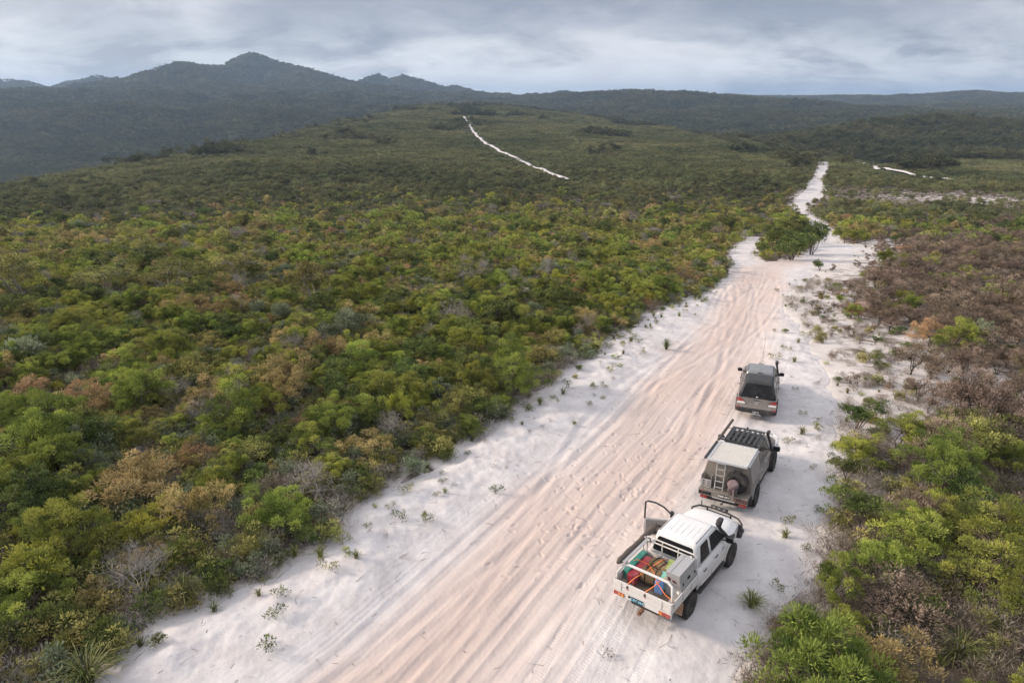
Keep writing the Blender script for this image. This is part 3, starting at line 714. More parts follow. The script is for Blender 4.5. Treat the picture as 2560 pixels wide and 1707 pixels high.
# --- plants picked out one by one in the photograph: kind, picture point of the foot, width m, height m, label
PICKED = [
    ('big0', (1180, 905), 3.6, 3.0, 'tall domed dark-stemmed green shrub, the largest beside the sand bank'),
    ('bright2', (1065, 925), 2.6, 2.5, 'bright green shrub leaning beside the tall domed shrub'),
    ('gold0', (985, 880), 2.3, 1.9, 'golden flowering shrub behind the tall domed green shrub'),
    ('gold1', (340, 1170), 3.9, 2.3, 'broad golden flowering shrub spreading over dark undergrowth'),
    ('gold2', (465, 1240), 2.6, 2.1, 'upright golden flowering shrub next to the broad golden one'),
    ('bright1', (527, 1160), 2.5, 1.9, 'rounded bright green shrub behind two golden shrubs'),
    ('bright2', (640, 1215), 2.5, 2.1, 'bright green shrub near the sand with a bare shrub against it'),
    ('bare1', (335, 1385), 1.9, 2.2, 'tall pale grey bare shrub with fanned branches'),
    ('bare0', (745, 1165), 2.4, 1.9, 'dead grey shrub among green scrub near the sand edge'),
    ('big1', (175, 800), 3.6, 2.6, 'clump of green shrubs under a yellow-green one'),
    ('yellow0', (185, 765), 2.8, 2.2, 'bright yellow-green shrub standing above the green scrub'),
    ('gold0', (835, 1050), 2.4, 1.5, 'flat olive-gold shrub in green scrub near the sand'),
    ('yellow1', (920, 985), 1.3, 2.1, 'narrow upright yellow-green shrub near the sand bank'),
    ('big1', (2150, 1135), 3.2, 2.5, 'large bright green domed shrub beyond the canopy utility on burnt ground'),
    ('bright2', (2060, 1030), 2.7, 2.0, 'bright green shrub between charred bushes by the sand'),
    ('dark1', (1968, 985), 2.0, 1.5, 'dense dark green shrub where burnt scrub meets the sand'),
    ('dark1', (1955, 1215), 1.8, 1.7, 'dense green shrub at the sand edge beside the white utility'),
    ('bright3', (2065, 1300), 2.8, 1.9, 'loose green shrub with thin stems at the burnt edge'),
    ('big0', (2280, 1350), 3.9, 2.6, 'very broad green shrub spreading over burnt scrub'),
    ('bright0', (1920, 1400), 1.6, 2.2, 'slender green shrub standing in brown scorched twigs'),
    ('dark2', (1800, 1540), 1.3, 1.2, 'low dense dark green shrub alone at the sand edge'),
    ('bright1', (1885, 1545), 2.0, 1.7, 'soft green shrub beside a golden one at the burnt edge'),
    ('gold1', (2010, 1580), 2.6, 1.9, 'dense golden shrub among green and scorched plants'),
    ('bright2', (1990, 1085), 2.2, 1.6, 'leafy green shrub spilling onto the sand beside the canopy utility'),
    ('dark1', (1945, 1110), 1.4, 1.1, 'small dark green shrub on the sand line beside the canopy utility'),
    ('bright0', (2130, 1210), 2.4, 1.7, 'green shrub tucked between two broad green shrubs on burnt ground'),
    ('dark0', (2235, 1190), 2.3, 1.8, 'dark green shrub behind the very broad green shrub'),
    ('bright3', (1985, 1330), 1.9, 1.5, 'thin green shrub rising from scorched twigs beside the white utility'),
    ('burnt0', (2060, 1440), 3.2, 1.6, 'wide pinkish brown scorched shrub between green shrubs'),
    ('dark1', (1772, 585), 4.6, 4.8, 'dark green small tree at the fork of the sand track'),
    ('dark2', (1818, 597), 5.6, 4.6, 'broad dark small tree in the middle of the track fork'),
    ('dark1', (1862, 585), 5.0, 5.0, 'slightly taller dark small tree at the end of the clump in the track fork'),
    ('dark0', (1815, 565), 5.8, 4.9, 'dark small tree behind the clump in the track fork'),
    ('dark0', (1752, 590), 1.7, 1.7, 'small round dark shrub in front of the track fork clump'),
    ('bright1', (2040, 628), 3.6, 3.6, 'green topped shrub on bare black stems in burnt scrub'),
    ('sage1', (2235, 810), 1.9, 2.3, 'pale green regrowth shrub alone among scorched brown shrubs'),
    ('rust0', (2130, 795), 2.4, 2.0, 'orange brown scorched shrub on a single black stem'),
    ('dark2', (1882, 622), 1.8, 1.4, 'round green shrub at the sand bend past the fork'),
    ('gold0', (1575, 655), 3.6, 2.6, 'dark golden dome shrub above the track bank'),
    ('rust1', (1345, 690), 3.2, 2.6, 'rusty brown dome shrub among green scrub'),
    ('gum0', (735, 720), 4.2, 4.4, 'thin crowned pale-stemmed small tree above the heath'),
    ('gum1', (560, 660), 5.2, 4.4, 'olive small tree with white limbs in the heath thicket'),
    ('gum2', (410, 680), 5.4, 4.2, 'wide olive small tree in the heath thicket'),
    ('gum0', (60, 690), 5.4, 4.4, 'olive small tree at the heath thicket end'),
    ('gum1', (250, 690), 5.0, 4.2, 'pale olive small tree beside the heath thicket'),
    ('gum2', (330, 600), 4.6, 4.8, 'tall dark-stemmed small tree standing clear above the heath'),
]
for kk, dxy, gw, gh, lab in (('grasstree1', (430, 1388), 1.0, 1.0, 'large grass tree with arching blades on the white sand edge'), ('grasstree0', (205, 1570), 1.3, 1.2, 'straw coloured grass tree in shade at the sand edge'),
                             ('grasstree0', (130, 985), 1.0, .9, 'grass tree among rusty shrubs'), ('grasstree1', (725, 945), .9, .9, 'grass tree with a tall stalk among golden shrubs'),
                             ('grasstree0', (1240, 935), .45, .6, 'short tufted grass plant alone on the sand bank'), ('grasstree1', (1725, 1400), .8, .55, 'bushy grass tuft on the sand beside the white utility'),
                             ('grasstree0', (2195, 1520), 1.2, 1.1, 'grass tree with dry blades behind the golden shrub'), ('grasstree1', (1530, 800), .8, .8, 'grass tree by the sand bank under tall shrubs')):
    PICKED.append((kk, dxy, gw * 2, gh, lab))
picked_xy = []
def plant_thing(name, key, loc, sc, rz, label, cat, group=None):
    pr_ = PROTO[key]
    o = obj(name, None if pr_['trunk'] is not None else pr_['crown'], loc=loc, rot=(0, 0, rz), label=label, category=cat)
    o.scale = sc
    if group: o['group'] = group
    if pr_['trunk'] is not None:
        o.empty_display_size = .2
        obj('crown', pr_['crown'], o); obj('trunk', pr_['trunk'], o)
    return o
PW = {'big': (3.4, 2.5), 'bright': (2.3, 1.9), 'dark': (2.0, 1.8), 'olive': (2.2, 1.6), 'yellow': (2., 1.5), 'sage': (1.9, 1.4), 'gold': (2.3, 1.6), 'rust': (2.2, 1.5), 'burnt': (2.3, 1.9), 'bare': (1.7, 1.7), 'char': (1.9, 1.7), 'gum': (3.4, 3.6), 'grasstree': (2.0, .85)}
TREES = ('dark1', 'dark2', 'olive1', 'bright3')
for i, (key, dxy, w, h, lab) in enumerate(PICKED):
    g_ = ground_at(*dxy); bw, bh = PW[key.rstrip('0123456789')]
    x_, y_ = g_[0], g_[1]; z_ = float(surf(x_, y_)[0])
    picked_xy.append((x_, y_, w * .42))
    tree = 'small tree' in lab
    nm = 'grass_tree' if 'grasstree' in key else 'small_tree' if tree else 'shrub'
    plant_thing(nm, key, (x_, y_, z_ + (.0 if 'grasstree' in key else .02)), (w / bw, w / bw, h / bh), (i * 2.4) % 6.28, lab, {'grass_tree': 'grass tree', 'small_tree': 'tree', 'shrub': 'shrub'}[nm])
pk = np.array(picked_xy)
dist = np.sqrt(((X[:, None] - pk[None, :, 0]) ** 2 + (Y[:, None] - pk[None, :, 1]) ** 2)) - pk[None, :, 2]
free = dist.min(1) > .35

# --- the shrubs that show largest are things of their own
LOOK = {
    'bright': ('green_shrub', 'bright green shrub', 'shrub'), 'dark': ('dark_shrub', 'dark green shrub', 'shrub'), 'olive': ('olive_shrub', 'twiggy olive shrub', 'shrub'),
    'yellow': ('yellow_shrub', 'yellow-green shrub', 'shrub'), 'sage': ('sage_shrub', 'pale grey-green shrub', 'shrub'), 'gold': ('golden_shrub', 'golden flowering shrub', 'shrub'),
    'rust': ('rusty_shrub', 'rusty orange-brown shrub', 'shrub'), 'burnt': ('scorched_shrub', 'scorched brown shrub', 'shrub'), 'bare': ('bare_shrub', 'leafless pale grey shrub', 'shrub'), 'char': ('charred_shrub', 'charred twiggy shrub', 'shrub')}
QUOTA = {'bright': 295, 'dark': 200, 'olive': 290, 'yellow': 70, 'sage': 110, 'gold': 170, 'rust': 60, 'burnt': 290, 'bare': 130, 'char': 130}
inview = (np.abs(np.arctan2(X, Y)) < .66) & (Y > 11.5)
size_on_film = scl / np.hypot(RR, CAM_H)
thing_m = np.zeros(n_, bool)
for kd, q in QUOTA.items():
    c_ = np.where((kind == kd) & inview & free)[0]; c_ = c_[np.argsort(-size_on_film[c_])][:q]; thing_m[c_] = True
sxy = np.c_[rsv.uniform(.88, 1.15, n_), rsv.uniform(.88, 1.15, n_), rsv.uniform(.8, 1.2, n_)] * scl[:, None]
NEIGH = {'bright': 'a bright green shrub', 'dark': 'a dark green shrub', 'olive': 'an olive shrub', 'yellow': 'a yellow-green shrub', 'sage': 'a grey-green shrub', 'gold': 'a golden shrub', 'rust': 'a rusty shrub', 'burnt': 'a scorched shrub', 'bare': 'a bare grey shrub', 'char': 'a charred shrub'}
allp = np.c_[X, Y]
for i in np.where(thing_m)[0]:
    kd = kind[i]; nm, look, cat = LOOK[kd]
    w_, h_ = PW[kd][0] * sxy[i, :2].mean(), PW[kd][1] * sxy[i, 2]
    size = 'knee-high' if h_ < .7 else 'low' if h_ < 1.0 else 'head-high' if h_ < 1.5 else 'tall'
    form = 'upright ' if h_ / w_ > .95 else 'spreading ' if h_ / w_ < .66 else ''
    d2 = ((allp - allp[i]) ** 2).sum(1); d2[i] = 1e9; d2[kind == kd] = 1e8; j = int(np.argmin(d2))
    nb = 'beside ' + NEIGH[kind[j]]
    if SD[i] > -2.6: where = ('at the sand by burnt scrub' if right_side[i] else 'in heath edging the sand')
    else: where = 'in burnt scrub' if right_side[i] else 'in green heath'
    lab = '%s %s%s %s, %s' % (size, form, look, where, nb)
    plant_thing(nm, '%s%d' % (kd, rsv.randint(nvar[kd])), (X[i], Y[i], Zg[i]), tuple(sxy[i]), rsv.uniform(0, 6.28), lab, cat, lab)
rest = ~thing_m & free
def keys_to_idx(keys): return np.array([PROTO[k_]['idx'] for k_ in keys])
keys = []
for kd, r_ in zip(kind[rest], RR[rest]):
    if rsv.rand() < sstep(150, 245, r_): keys.append('far_heath%d' % rsv.randint(3))  # duller leaves further out put the cloud's shade into the colour
    elif r_ > 75 and fvar[kd] > 0: keys.append('far_%s%d' % (kd, rsv.randint(fvar[kd])))
    elif r_ > 75: keys.append('far_olive0' if kd == 'sage' else 'far_burnt0')
    else: keys.append('%s%d' % (kd, rsv.randint(nvar[kd])))
keys = np.array(keys); m = rest; nr_ = int(m.sum())
S3 = scl[m][:, None] * rsv.uniform(.85, 1.2, (nr_, 3))
isr = right_side[m]; P3 = np.c_[X[m], Y[m], Zg[m]]
planting('heath_scrub', 'mass of green and golden heath shrubs covering the slope', P3[~isr], keys_to_idx(keys[~isr]), S3[~isr], rsv.uniform(0, 6.28, int((~isr).sum())))
planting('burnt_scrub', 'mass of scorched brown scrub across the sand track', P3[isr], keys_to_idx(keys[isr]), S3[isr], rsv.uniform(0, 6.28, int(isr.sum())))

# --- undergrowth between the shrubs
up = np.concatenate([scatter(9, 40, .55, half=.92), scatter(40, 80, .85)])
ux, uy = up[:, 0], up[:, 1]; us = sand_sd(ux, uy); ut = side_of(ux, uy)
er = (ut > 0) & (uy > 28) & (uy < 80)
k = (us < -.15) & (rsv.rand(len(ux)) < np.where(er, .42 + .35 * (fbm(ux / 3, uy / 3, 5, 3) > .0), .92))
ux, uy, us, ut, er = ux[k], uy[k], us[k], ut[k], er[k]
uk = pick(['low0', 'low1', 'low2', 'lowdead0', 'lowdead1', 'sedge0', 'sedge1', 'sedge2'], [.26, .14, .20, .12, .14, .05, .05, .04], len(ux))
ukr = pick(['lowdead0', 'lowdead1', 'low0', 'low2', 'sedge0', 'deadsprig0', 'seedling2'], [.10, .42, .10, .06, .09, .15, .08], len(ux))
uk = np.where((ut > 0) & (uy < 150), ukr, uk)
planting('undergrowth', 'low twiggy undergrowth, sedge and litter between the shrubs', np.c_[ux, uy, terrain(ux, uy)], keys_to_idx(uk), rsv.uniform(.7, 1.5, (len(ux), 1)) * np.ones((1, 3)) * np.where(er, .7, 1.0)[:, None], rsv.uniform(0, 6.28, len(ux)))

# --- seedlings on the open sand, each its own
SG = {'seedling0': ('seedling', 'small dark green seedling rooted in white sand', 'seedling'), 'seedling1': ('seedling', 'small olive seedling rooted in white sand', 'seedling'), 'seedling2': ('seedling', 'small bright green seedling rooted in white sand', 'seedling'),
      'sedge0': ('grass_tuft', 'thin grass tuft growing on the white sand', 'grass'), 'low0': ('low_shrub', 'low olive shrub growing out of the white sand', 'shrub'), 'low2': ('low_shrub', 'low dark green shrub growing out of the white sand', 'shrub'),
      'deadsprig0': ('dead_sprig', 'dry brown sprig lying low on the sand', 'sprig')}
sp2 = scatter(12, 80, .72); q1 = sand_sd(sp2[:, 0], sp2[:, 1]); qt = side_of(sp2[:, 0], sp2[:, 1])
veh_clear = np.ones(len(sp2), bool)
for vx, vy, va in ((4.48, 16.87, -38.7), (8.43, 22.85, -31.5), (12.19, 31.05, -21.5)):
    a = R(va); lx = (sp2[:, 0] - vx) * math.cos(a) + (sp2[:, 1] - vy) * math.sin(a); ly = -(sp2[:, 0] - vx) * math.sin(a) + (sp2[:, 1] - vy) * math.cos(a)
    veh_clear &= ~((np.abs(lx) < 1.5) & (ly > -1.8) & (ly < 4.7))
ch = np.where(qt < 0, .48 * sstep(4.2, .8, q1) * sstep(2.2, 3.2, np.abs(qt)), .16 * sstep(5, .5, q1) * sstep(2.0, 4, qt))
k = (q1 > 0.05) & veh_clear & (sp2[:, 1] > 14.2) & (np.hypot(sp2[:, 0], sp2[:, 1]) > 15) & (rsv.rand(len(sp2)) < ch)
sp3 = sp2[k]; sp3 = sp3[np.sort(rsv.permutation(len(sp3))[:520])]; sz3 = surf(sp3[:, 0], sp3[:, 1])
for (x_, y_), z_ in zip(sp3, sz3):
    ky_ = ['seedling0', 'seedling1', 'seedling2', 'sedge0', 'deadsprig0', 'low0', 'low2'][rsv.choice(7, p=[.25, .22, .10, .15, .24, .02, .02])]; nm, lab, cat = SG[ky_]; s = rsv.uniform(.5, 1.3) * (.55 if ky_.startswith('low') else 1)
    plant_thing(nm, ky_, (x_, y_, z_), (s, s, s), rsv.uniform(0, 6.28), lab, cat, lab + ' beside the track')
# twigs and leaf litter strewn on the sand
tp = scatter(10, 60, .42); ts = sand_sd(tp[:, 0], tp[:, 1]); tq = side_of(tp[:, 0], tp[:, 1])
k = (ts > 0) & (rsv.rand(len(tp)) < np.where(np.abs(tq) < 2.2, .05, .30)); tp = tp[k]; tzv = surf(tp[:, 0], tp[:, 1]); paths = []
for (x_, y_), z_ in zip(tp, tzv):
    a = rsv.uniform(0, 6.28); l_ = rsv.lognormal(-1.55, .65); b = a + rsv.normal(0, .5); r0_ = rsv.uniform(.003, .008)
    p0 = np.array([x_, y_, z_ + .008]); p1 = p0 + np.array([math.cos(a), math.sin(a), rsv.uniform(0, .15)]) * l_ * .5; p2 = p1 + np.array([math.cos(b), math.sin(b), rsv.uniform(-.2, .1)]) * l_ * .5
    paths.append((np.array([p0, p1, p2]), np.array([r0_, r0_ * .8, r0_ * .3])))
tv, tf = stems(paths, 3)
obj('twig_litter', mesh_from('twig_litter', tv, tf, [M_BARK]), kind='stuff', label='dry twigs scattered over the white sand')

# --- beyond 200 m: low heath on the slopes, woodland, forest on the hills
def strip_dist(x, y, line): return seg_dist(x, y, line)[0]
def hill_heath(x, y):
    cyy = np.interp(x, HILL[:, 0], HILL[:, 1])
    return (y < cyy + 25) & (x > -260 + 0 * y) & (x < 430)
fp = scatter(300, 1150, 5.0); x_, y_ = fp[:, 0], fp[:, 1]; z_ = terrain(x_, y_)
hd = hill_heath(x_, y_); ok = visible(x_, y_, z_, 3) & (sand_sd(x_, y_) < -2.2)
ok &= (strip_dist(x_, y_, HILL_TRACK) > 6.4) & (strip_dist(x_, y_, SIDE_TRACK) > 8.0)
for q in sp: ok &= ~((np.abs(x_ - q[0]) < 50) & (np.abs(y_ - q[1]) < 9) & (rsv.rand(len(x_)) < .7))
wood = sstep(-.1, .25, fbm(x_ / 70, y_ / 70, 131, 3) + np.where(hd, -.55, .5) + np.where((y_ > 430) & ~hd, 1, 0)) > rsv.rand(len(x_))
wood &= (y_ > 270) | (x_ < -120)
thin = rsv.rand(len(x_)) < .42
hk = ok & ~wood; wk = ok & wood & thin
rv = rsv.rand(len(x_))
ik = np.array([PROTO['heath_patch%d' % i]['idx'] for i in range(4)])
m = hk; n2 = int(m.sum())
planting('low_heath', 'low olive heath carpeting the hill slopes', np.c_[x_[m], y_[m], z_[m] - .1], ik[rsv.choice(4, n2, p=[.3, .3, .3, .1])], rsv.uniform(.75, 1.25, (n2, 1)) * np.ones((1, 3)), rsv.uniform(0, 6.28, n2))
fx = scatter(1150, 1900, 12); f3 = scatter(1900, 4000, 14.5, half=.72); f4 = scatter(4000, 8000, 32, half=.72)
iw = np.array([PROTO['wood_patch%d' % i]['idx'] for i in range(4)]); ifw = np.array([PROTO['far_wood%d' % i]['idx'] for i in range(3)])
PP, II, SS = [np.c_[x_[wk], y_[wk], z_[wk] - .3]], [iw[rsv.randint(0, 4, int(wk.sum()))]], [rsv.uniform(.6, 1.1, int(wk.sum()))]
for pts_, ids, top, sc in ((fx, iw, 9, (.85, 1.35)), (f3, ifw, 8, (.65, 1.05)), (f4, ifw, 14, (1.5, 2.2))):
    zz = terrain(pts_[:, 0], pts_[:, 1]); v_ = visible(pts_[:, 0], pts_[:, 1], zz, top); n2 = int(v_.sum())
    PP.append(np.c_[pts_[v_], zz[v_] - .5]); II.append(ids[rsv.randint(0, len(ids), n2)]); SS.append(rsv.uniform(*sc, n2))
PP, II, SS = np.concatenate(PP), np.concatenate(II), np.concatenate(SS)
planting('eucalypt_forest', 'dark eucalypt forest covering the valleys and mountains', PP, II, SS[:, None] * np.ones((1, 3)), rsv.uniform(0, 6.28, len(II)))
print('PLANTS things', int(thing_m.sum()), 'scrub', nr_, 'under', len(ux), 'low heath', int(hk.sum()), 'forest', len(II), 'protos', len(PROTO))

# ------------------------------------------------------------------ air
m_haze, t, o = new_mat('valley haze')
pv = N(t, 'ShaderNodeVolumePrincipled'); pv.inputs['Color'].default_value = (.50, .70, 1.0, 1); pv.inputs['Density'].default_value = .00012; pv.inputs['Anisotropy'].default_value = .2
t.links.new(pv.outputs[0], o.inputs['Volume'])
hx, y0, y1, z0, z1 = 14000, -14000, 14000, -90, 230
hv = [(-hx, y0, z0), (hx, y0, z0), (hx, y1, z0), (-hx, y1, z0), (-hx, y0, z1), (hx, y0, z1), (hx, y1, z1), (-hx, y1, z1)]
obj('haze', mesh_from('haze', hv, [[0, 3, 2, 1], [4, 5, 6, 7], [0, 1, 5, 4], [1, 2, 6, 5], [2, 3, 7, 6], [3, 0, 4, 7]], [m_haze]), kind='stuff')
# ------------------------------------------------------------------ vehicle materials
def paint(name, col, rough=.35, metallic=0.0, dust=.25, dustcol=(.55, .47, .42), coat=.3, scale=3.0, spec=.5, sill=0.0):
    m, t, o = new_mat(name)
    tc_ = N(t, 'ShaderNodeTexCoord').outputs['Object']
    f_ = ramp(t, noise_n(t, scale, 6, .65, tc_), (.42, 0), (.75, 1))
    k_ = N(t, 'ShaderNodeMath', operation='MULTIPLY'); t.links.new(f_, k_.inputs[0]); k_.inputs[1].default_value = dust
    c = mixc(t, k_.outputs[0], col, dustcol)
    if sill:                                        # sand thrown up along the lower flanks
        sx_ = N(t, 'ShaderNodeSeparateXYZ'); t.links.new(tc_, sx_.inputs[0])
        zr_ = N(t, 'ShaderNodeMapRange', i_From_Min=1.05, i_From_Max=.5, i_To_Min=0.0, i_To_Max=1.0); t.links.new(sx_.outputs[2], zr_.inputs[0])
        zk = N(t, 'ShaderNodeMath', operation='MULTIPLY'); t.links.new(zr_.outputs[0], zk.inputs[0]); t.links.new(ramp(t, noise_n(t, 7, 5, .7, tc_), (.3, .25), (.7, sill)), zk.inputs[1])
        c = mixc(t, zk.outputs[0], c, dustcol)
    rg = N(t, 'ShaderNodeMapRange', i_To_Min=rough, i_To_Max=min(1, rough + .4)); t.links.new(f_, rg.inputs[0])
    p = principled(t, o, c, rg.outputs[0], metallic=metallic, spec=spec); p.inputs['Coat Weight'].default_value = coat; p.inputs['Coat Roughness'].default_value = .12
    return m
MV = {
    'white': paint('white paint', (.70, .70, .71), .3, dust=.34, sill=.75),
    'whitetray': paint('white powder coat', (.60, .59, .58), .5, dust=.5, coat=0),
    'black': paint('black plastic', (.018, .018, .02), .5, dust=.15, coat=0),
    'blackmetal': paint('black steel tube', (.022, .022, .024), .4, dust=.12, coat=0),
    'glass': paint('dark window glass', (.010, .011, .013), .12, dust=.03, coat=0.0, spec=.16),
    'tyre': paint('tyre rubber', (.022, .021, .021), .8, dust=.35, coat=0, dustcol=(.20, .17, .15)),
    'rim': paint('black steel rim', (.06, .058, .056), .5, dust=.4, coat=0),
    'alloyrim': paint('silver rim', (.42, .42, .43), .35, metallic=.7, dust=.3, coat=0),
    'alum': paint('raw aluminium', (.46, .46, .47), .42, metallic=.55, dust=.3, coat=0),
    'alumdull': paint('dusty aluminium panel', (.23, .21, .19), .55, metallic=.3, dust=.6, coat=0, dustcol=(.24, .19, .155)),
    'palealum': paint('pale anodised mesh', (.55, .56, .58), .4, metallic=.35, dust=.0, coat=0),
    'chrome': paint('polished steel', (.60, .60, .61), .25, metallic=.85, dust=.04, coat=0),
    'grey': paint('bronze grey metallic paint', (.19, .177, .172), .32, metallic=.35, dust=.25, sill=.6),
    'charcoal': paint('charcoal canopy paint', (.030, .033, .038), .45, dust=.08, coat=.0, spec=.3),
    'graphite': paint('graphite metallic paint', (.085, .08, .077), .3, metallic=.35, dust=.35, sill=.65),
    'skytoned_roof': paint('sky-toned grey roof paint', (.20, .21, .225), .28, metallic=.3, dust=.2),  # body grey turned bluer: the sky's light on the roof is in the colour
    'red': paint('red lens', (.33, .012, .012), .25, dust=.25), 'amber': paint('amber lens', (.55, .20, .03), .25, dust=.2), 'clear': paint('clear lens', (.75, .75, .74), .15, dust=.05),
    'redlens_dull': paint('dull red lens', (.12, .012, .012), .4, dust=.4),
    'canvas': paint('brown canvas', (.085, .068, .058), .9, dust=.35, coat=0, dustcol=(.2, .16, .13)),
    'seat': paint('grey door trim', (.22, .205, .20), .8, dust=.1, coat=0), 'dark': paint('black interior', (.012, .012, .013), .8, dust=0, coat=0),
    'mud': paint('dusty underbody', (.03, .028, .026), .85, dust=.4, coat=0, dustcol=(.12, .1, .085)),
    'platedark': paint('navy number plate', (.01, .025, .05), .4, dust=0, coat=0), 'plateblack': paint('black number plate', (.008, .008, .009), .4, dust=0, coat=0),
    'ink_cyan': paint('pale blue plate lettering', (.30, .62, .78), .5, dust=0, coat=0), 'ink_white': paint('white plate lettering', (.80, .80, .80), .5, dust=0, coat=0),
    'floor': paint('brown ribbed tray floor', (.072, .055, .044), .8, dust=.3, coat=0), 'timber': paint('bare tray boards', (.42, .37, .33), .8, dust=.3, coat=0),
    'woodflap': paint('brown mud flap', (.28, .18, .11), .8, dust=.3, coat=0), 'rust': paint('rusty hitch steel', (.20, .095, .055), .8, dust=.2, coat=0),
    'orange': paint('orange webbing', (.80, .20, .045), .7, dust=.1, coat=0), 'sticker': paint('dark red sticker print', (.09, .02, .025), .6, dust=0, coat=0),
    'teal': paint('teal plastic', (.025, .24, .195), .5, dust=.3, coat=.05), 'redplastic': paint('crimson plastic', (.29, .014, .035), .5, dust=.25, coat=.05), 'lime': paint('lime plastic lid', (.30, .38, .12), .55, dust=.3, coat=0),
    'mint': paint('mint plastic', (.20, .50, .41), .5, dust=.25, coat=0), 'blueplastic': paint('blue plastic', (.13, .26, .55), .45, dust=.2, coat=0), 'duffel': paint('khaki canvas', (.25, .165, .085), .9, dust=.2, coat=0, dustcol=(.33, .24, .15)), 'strap': paint('black webbing', (.02, .02, .022), .8, dust=.1, coat=0),
    'dustybag': paint('dusty mauve canvas', (.17, .125, .13), .9, dust=.3, coat=0, dustcol=(.33, .26, .26)), 'darkbag': paint('dark mauve canvas', (.075, .052, .062), .9, dust=.3, coat=0),
}
class MB:
    def __init__(s): s.v, s.f = [], []
    def add(s, v, f):
        b = len(s.v); s.v += [tuple(map(float, q)) for q in v]; s.f += [[i + b for i in q] for q in f]; return s
    def box(s, x0, x1, y0, y1, z0, z1):
        return s.hexa([(x0, y0, z0), (x1, y0, z0), (x1, y1, z0), (x0, y1, z0), (x0, y0, z1), (x1, y0, z1), (x1, y1, z1), (x0, y1, z1)])
    def hexa(s, p): return s.add(p, [[0, 3, 2, 1], [4, 5, 6, 7], [0, 1, 5, 4], [1, 2, 6, 5], [2, 3, 7, 6], [3, 0, 4, 7]])
    def tube(s, pts, r, seg=8, closed=False):
        pts = [Vector(p) for p in pts]; n = len(pts); V = []; rr_ = r if isinstance(r, (list, tuple)) else [r] * n
        for i, p in enumerate(pts):
            if closed: d = pts[(i + 1) % n] - pts[i - 1]
            else: d = pts[min(i + 1, n - 1)] - pts[max(i - 1, 0)]
            d.normalize(); up = Vector((0, 0, 1)) if abs(d.z) < .95 else Vector((1, 0, 0))
            a = d.cross(up).normalized(); b = a.cross(d)
            for k in range(seg):
                q = 2 * math.pi * k / seg; V.append(p + (a * math.cos(q) + b * math.sin(q)) * rr_[i])
        F = []
        for i in range(n if closed else n - 1):
            j = (i + 1) % n
            for k in range(seg): F.append([i * seg + k, i * seg + (k + 1) % seg, j * seg + (k + 1) % seg, j * seg + k])
        if not closed: F += [list(range(seg))[::-1], [(n - 1) * seg + k for k in range(seg)]]
        return s.add(V, F)
    def loft(s, rings, caps=True):
        n = len(rings[0]); V = [p for r_ in rings for p in r_]; F = []
        for i in range(len(rings) - 1):
            for k in range(n): F.append([i * n + k, i * n + (k + 1) % n, (i + 1) * n + (k + 1) % n, (i + 1) * n + k])
        if caps: F += [list(range(n))[::-1], [(len(rings) - 1) * n + k for k in range(n)]]
        return s.add(V, F)
    def lathe_x(s, prof, seg=24, c=(0, 0, 0)):
        rings = []
        for x, r in prof: rings.append([(c[0] + x, c[1] + r * math.cos(2 * math.pi * k / seg), c[2] + r * math.sin(2 * math.pi * k / seg)) for k in range(seg)])
        return s.loft(rings)
    def slab(s, pts, off):
        """polygon given as 3-D points, thickened along off"""
        n = len(pts); o_ = Vector(off); a = [Vector(p) for p in pts]; b = [p + o_ for p in a]
        return s.add(a + b, [list(range(n))[::-1], [n + k for k in range(n)]] + [[k, (k + 1) % n, n + (k + 1) % n, n + k] for k in range(n)])
    def build(s, name, mat, parent=None, bevel=0.0, smooth=False, seg=2, label=None, loc=None, rot=None):
        me = bpy.data.meshes.new(name); me.from_pydata(s.v, [], s.f); me.materials.append(MV[mat] if isinstance(mat, str) else mat)
        me.polygons.foreach_set('use_smooth', [bool(smooth)] * len(me.polygons)); me.update()
        import bmesh
        bm = bmesh.new(); bm.from_mesh(me); bmesh.ops.recalc_face_normals(bm, faces=bm.faces); bm.to_mesh(me); bm.free()
        o = obj(name, me, parent, loc, rot)
        if bevel:
            b = o.modifiers.new('bevel', 'BEVEL'); b.width = bevel; b.segments = seg; b.limit_method = 'ANGLE'; b.angle_limit = R(35)
            if smooth is None: pass
        if label: o['label'] = label
        return o
def rrect(x0, x1, y0, y1, r, z, n=4):
    out = []
    for cx, cy_, a0 in ((x1 - r, y1 - r, 0), (x0 + r, y1 - r, 90), (x0 + r, y0 + r, 180), (x1 - r, y0 + r, 270)):
        for k in range(n + 1):
            a = R(a0 + 90 * k / n); out.append((cx + r * math.cos(a), cy_ + r * math.sin(a), z))
    return out
def round_poly(p, r, n=3):
    """round the corners of a 2-D polygon"""
    out = []; m = len(p)
    for i in range(m):
        a, b, c_ = Vector(p[i - 1]), Vector(p[i]), Vector(p[(i + 1) % m]); u = (a - b); v = (c_ - b); q = min(r, u.length * .45, v.length * .45)
        s0, s1 = b + u.normalized() * q, b + v.normalized() * q
        for k in range(n + 1):
            t = k / n; out.append(tuple((s0 * (1 - t) ** 2 + b * 2 * t * (1 - t) + s1 * t * t)))
    return out
def text_mesh(name, body, size, mat, parent, loc, rot):
    cu = bpy.data.curves.new(name, 'FONT'); cu.body = body; cu.size = size; cu.align_x = 'CENTER'; cu.align_y = 'CENTER'; cu.extrude = .002; cu.resolution_u = 2; cu.space_character = 1.05; cu.offset = size * .012
    to = bpy.data.objects.new(name, cu); COL.objects.link(to); dg = bpy.context.evaluated_depsgraph_get(); dg.update()
    me = bpy.data.meshes.new_from_object(to.evaluated_get(dg)); bpy.data.objects.remove(to); me.materials.clear(); me.materials.append(MV[mat])
    return obj(name, me, parent, loc, rot)
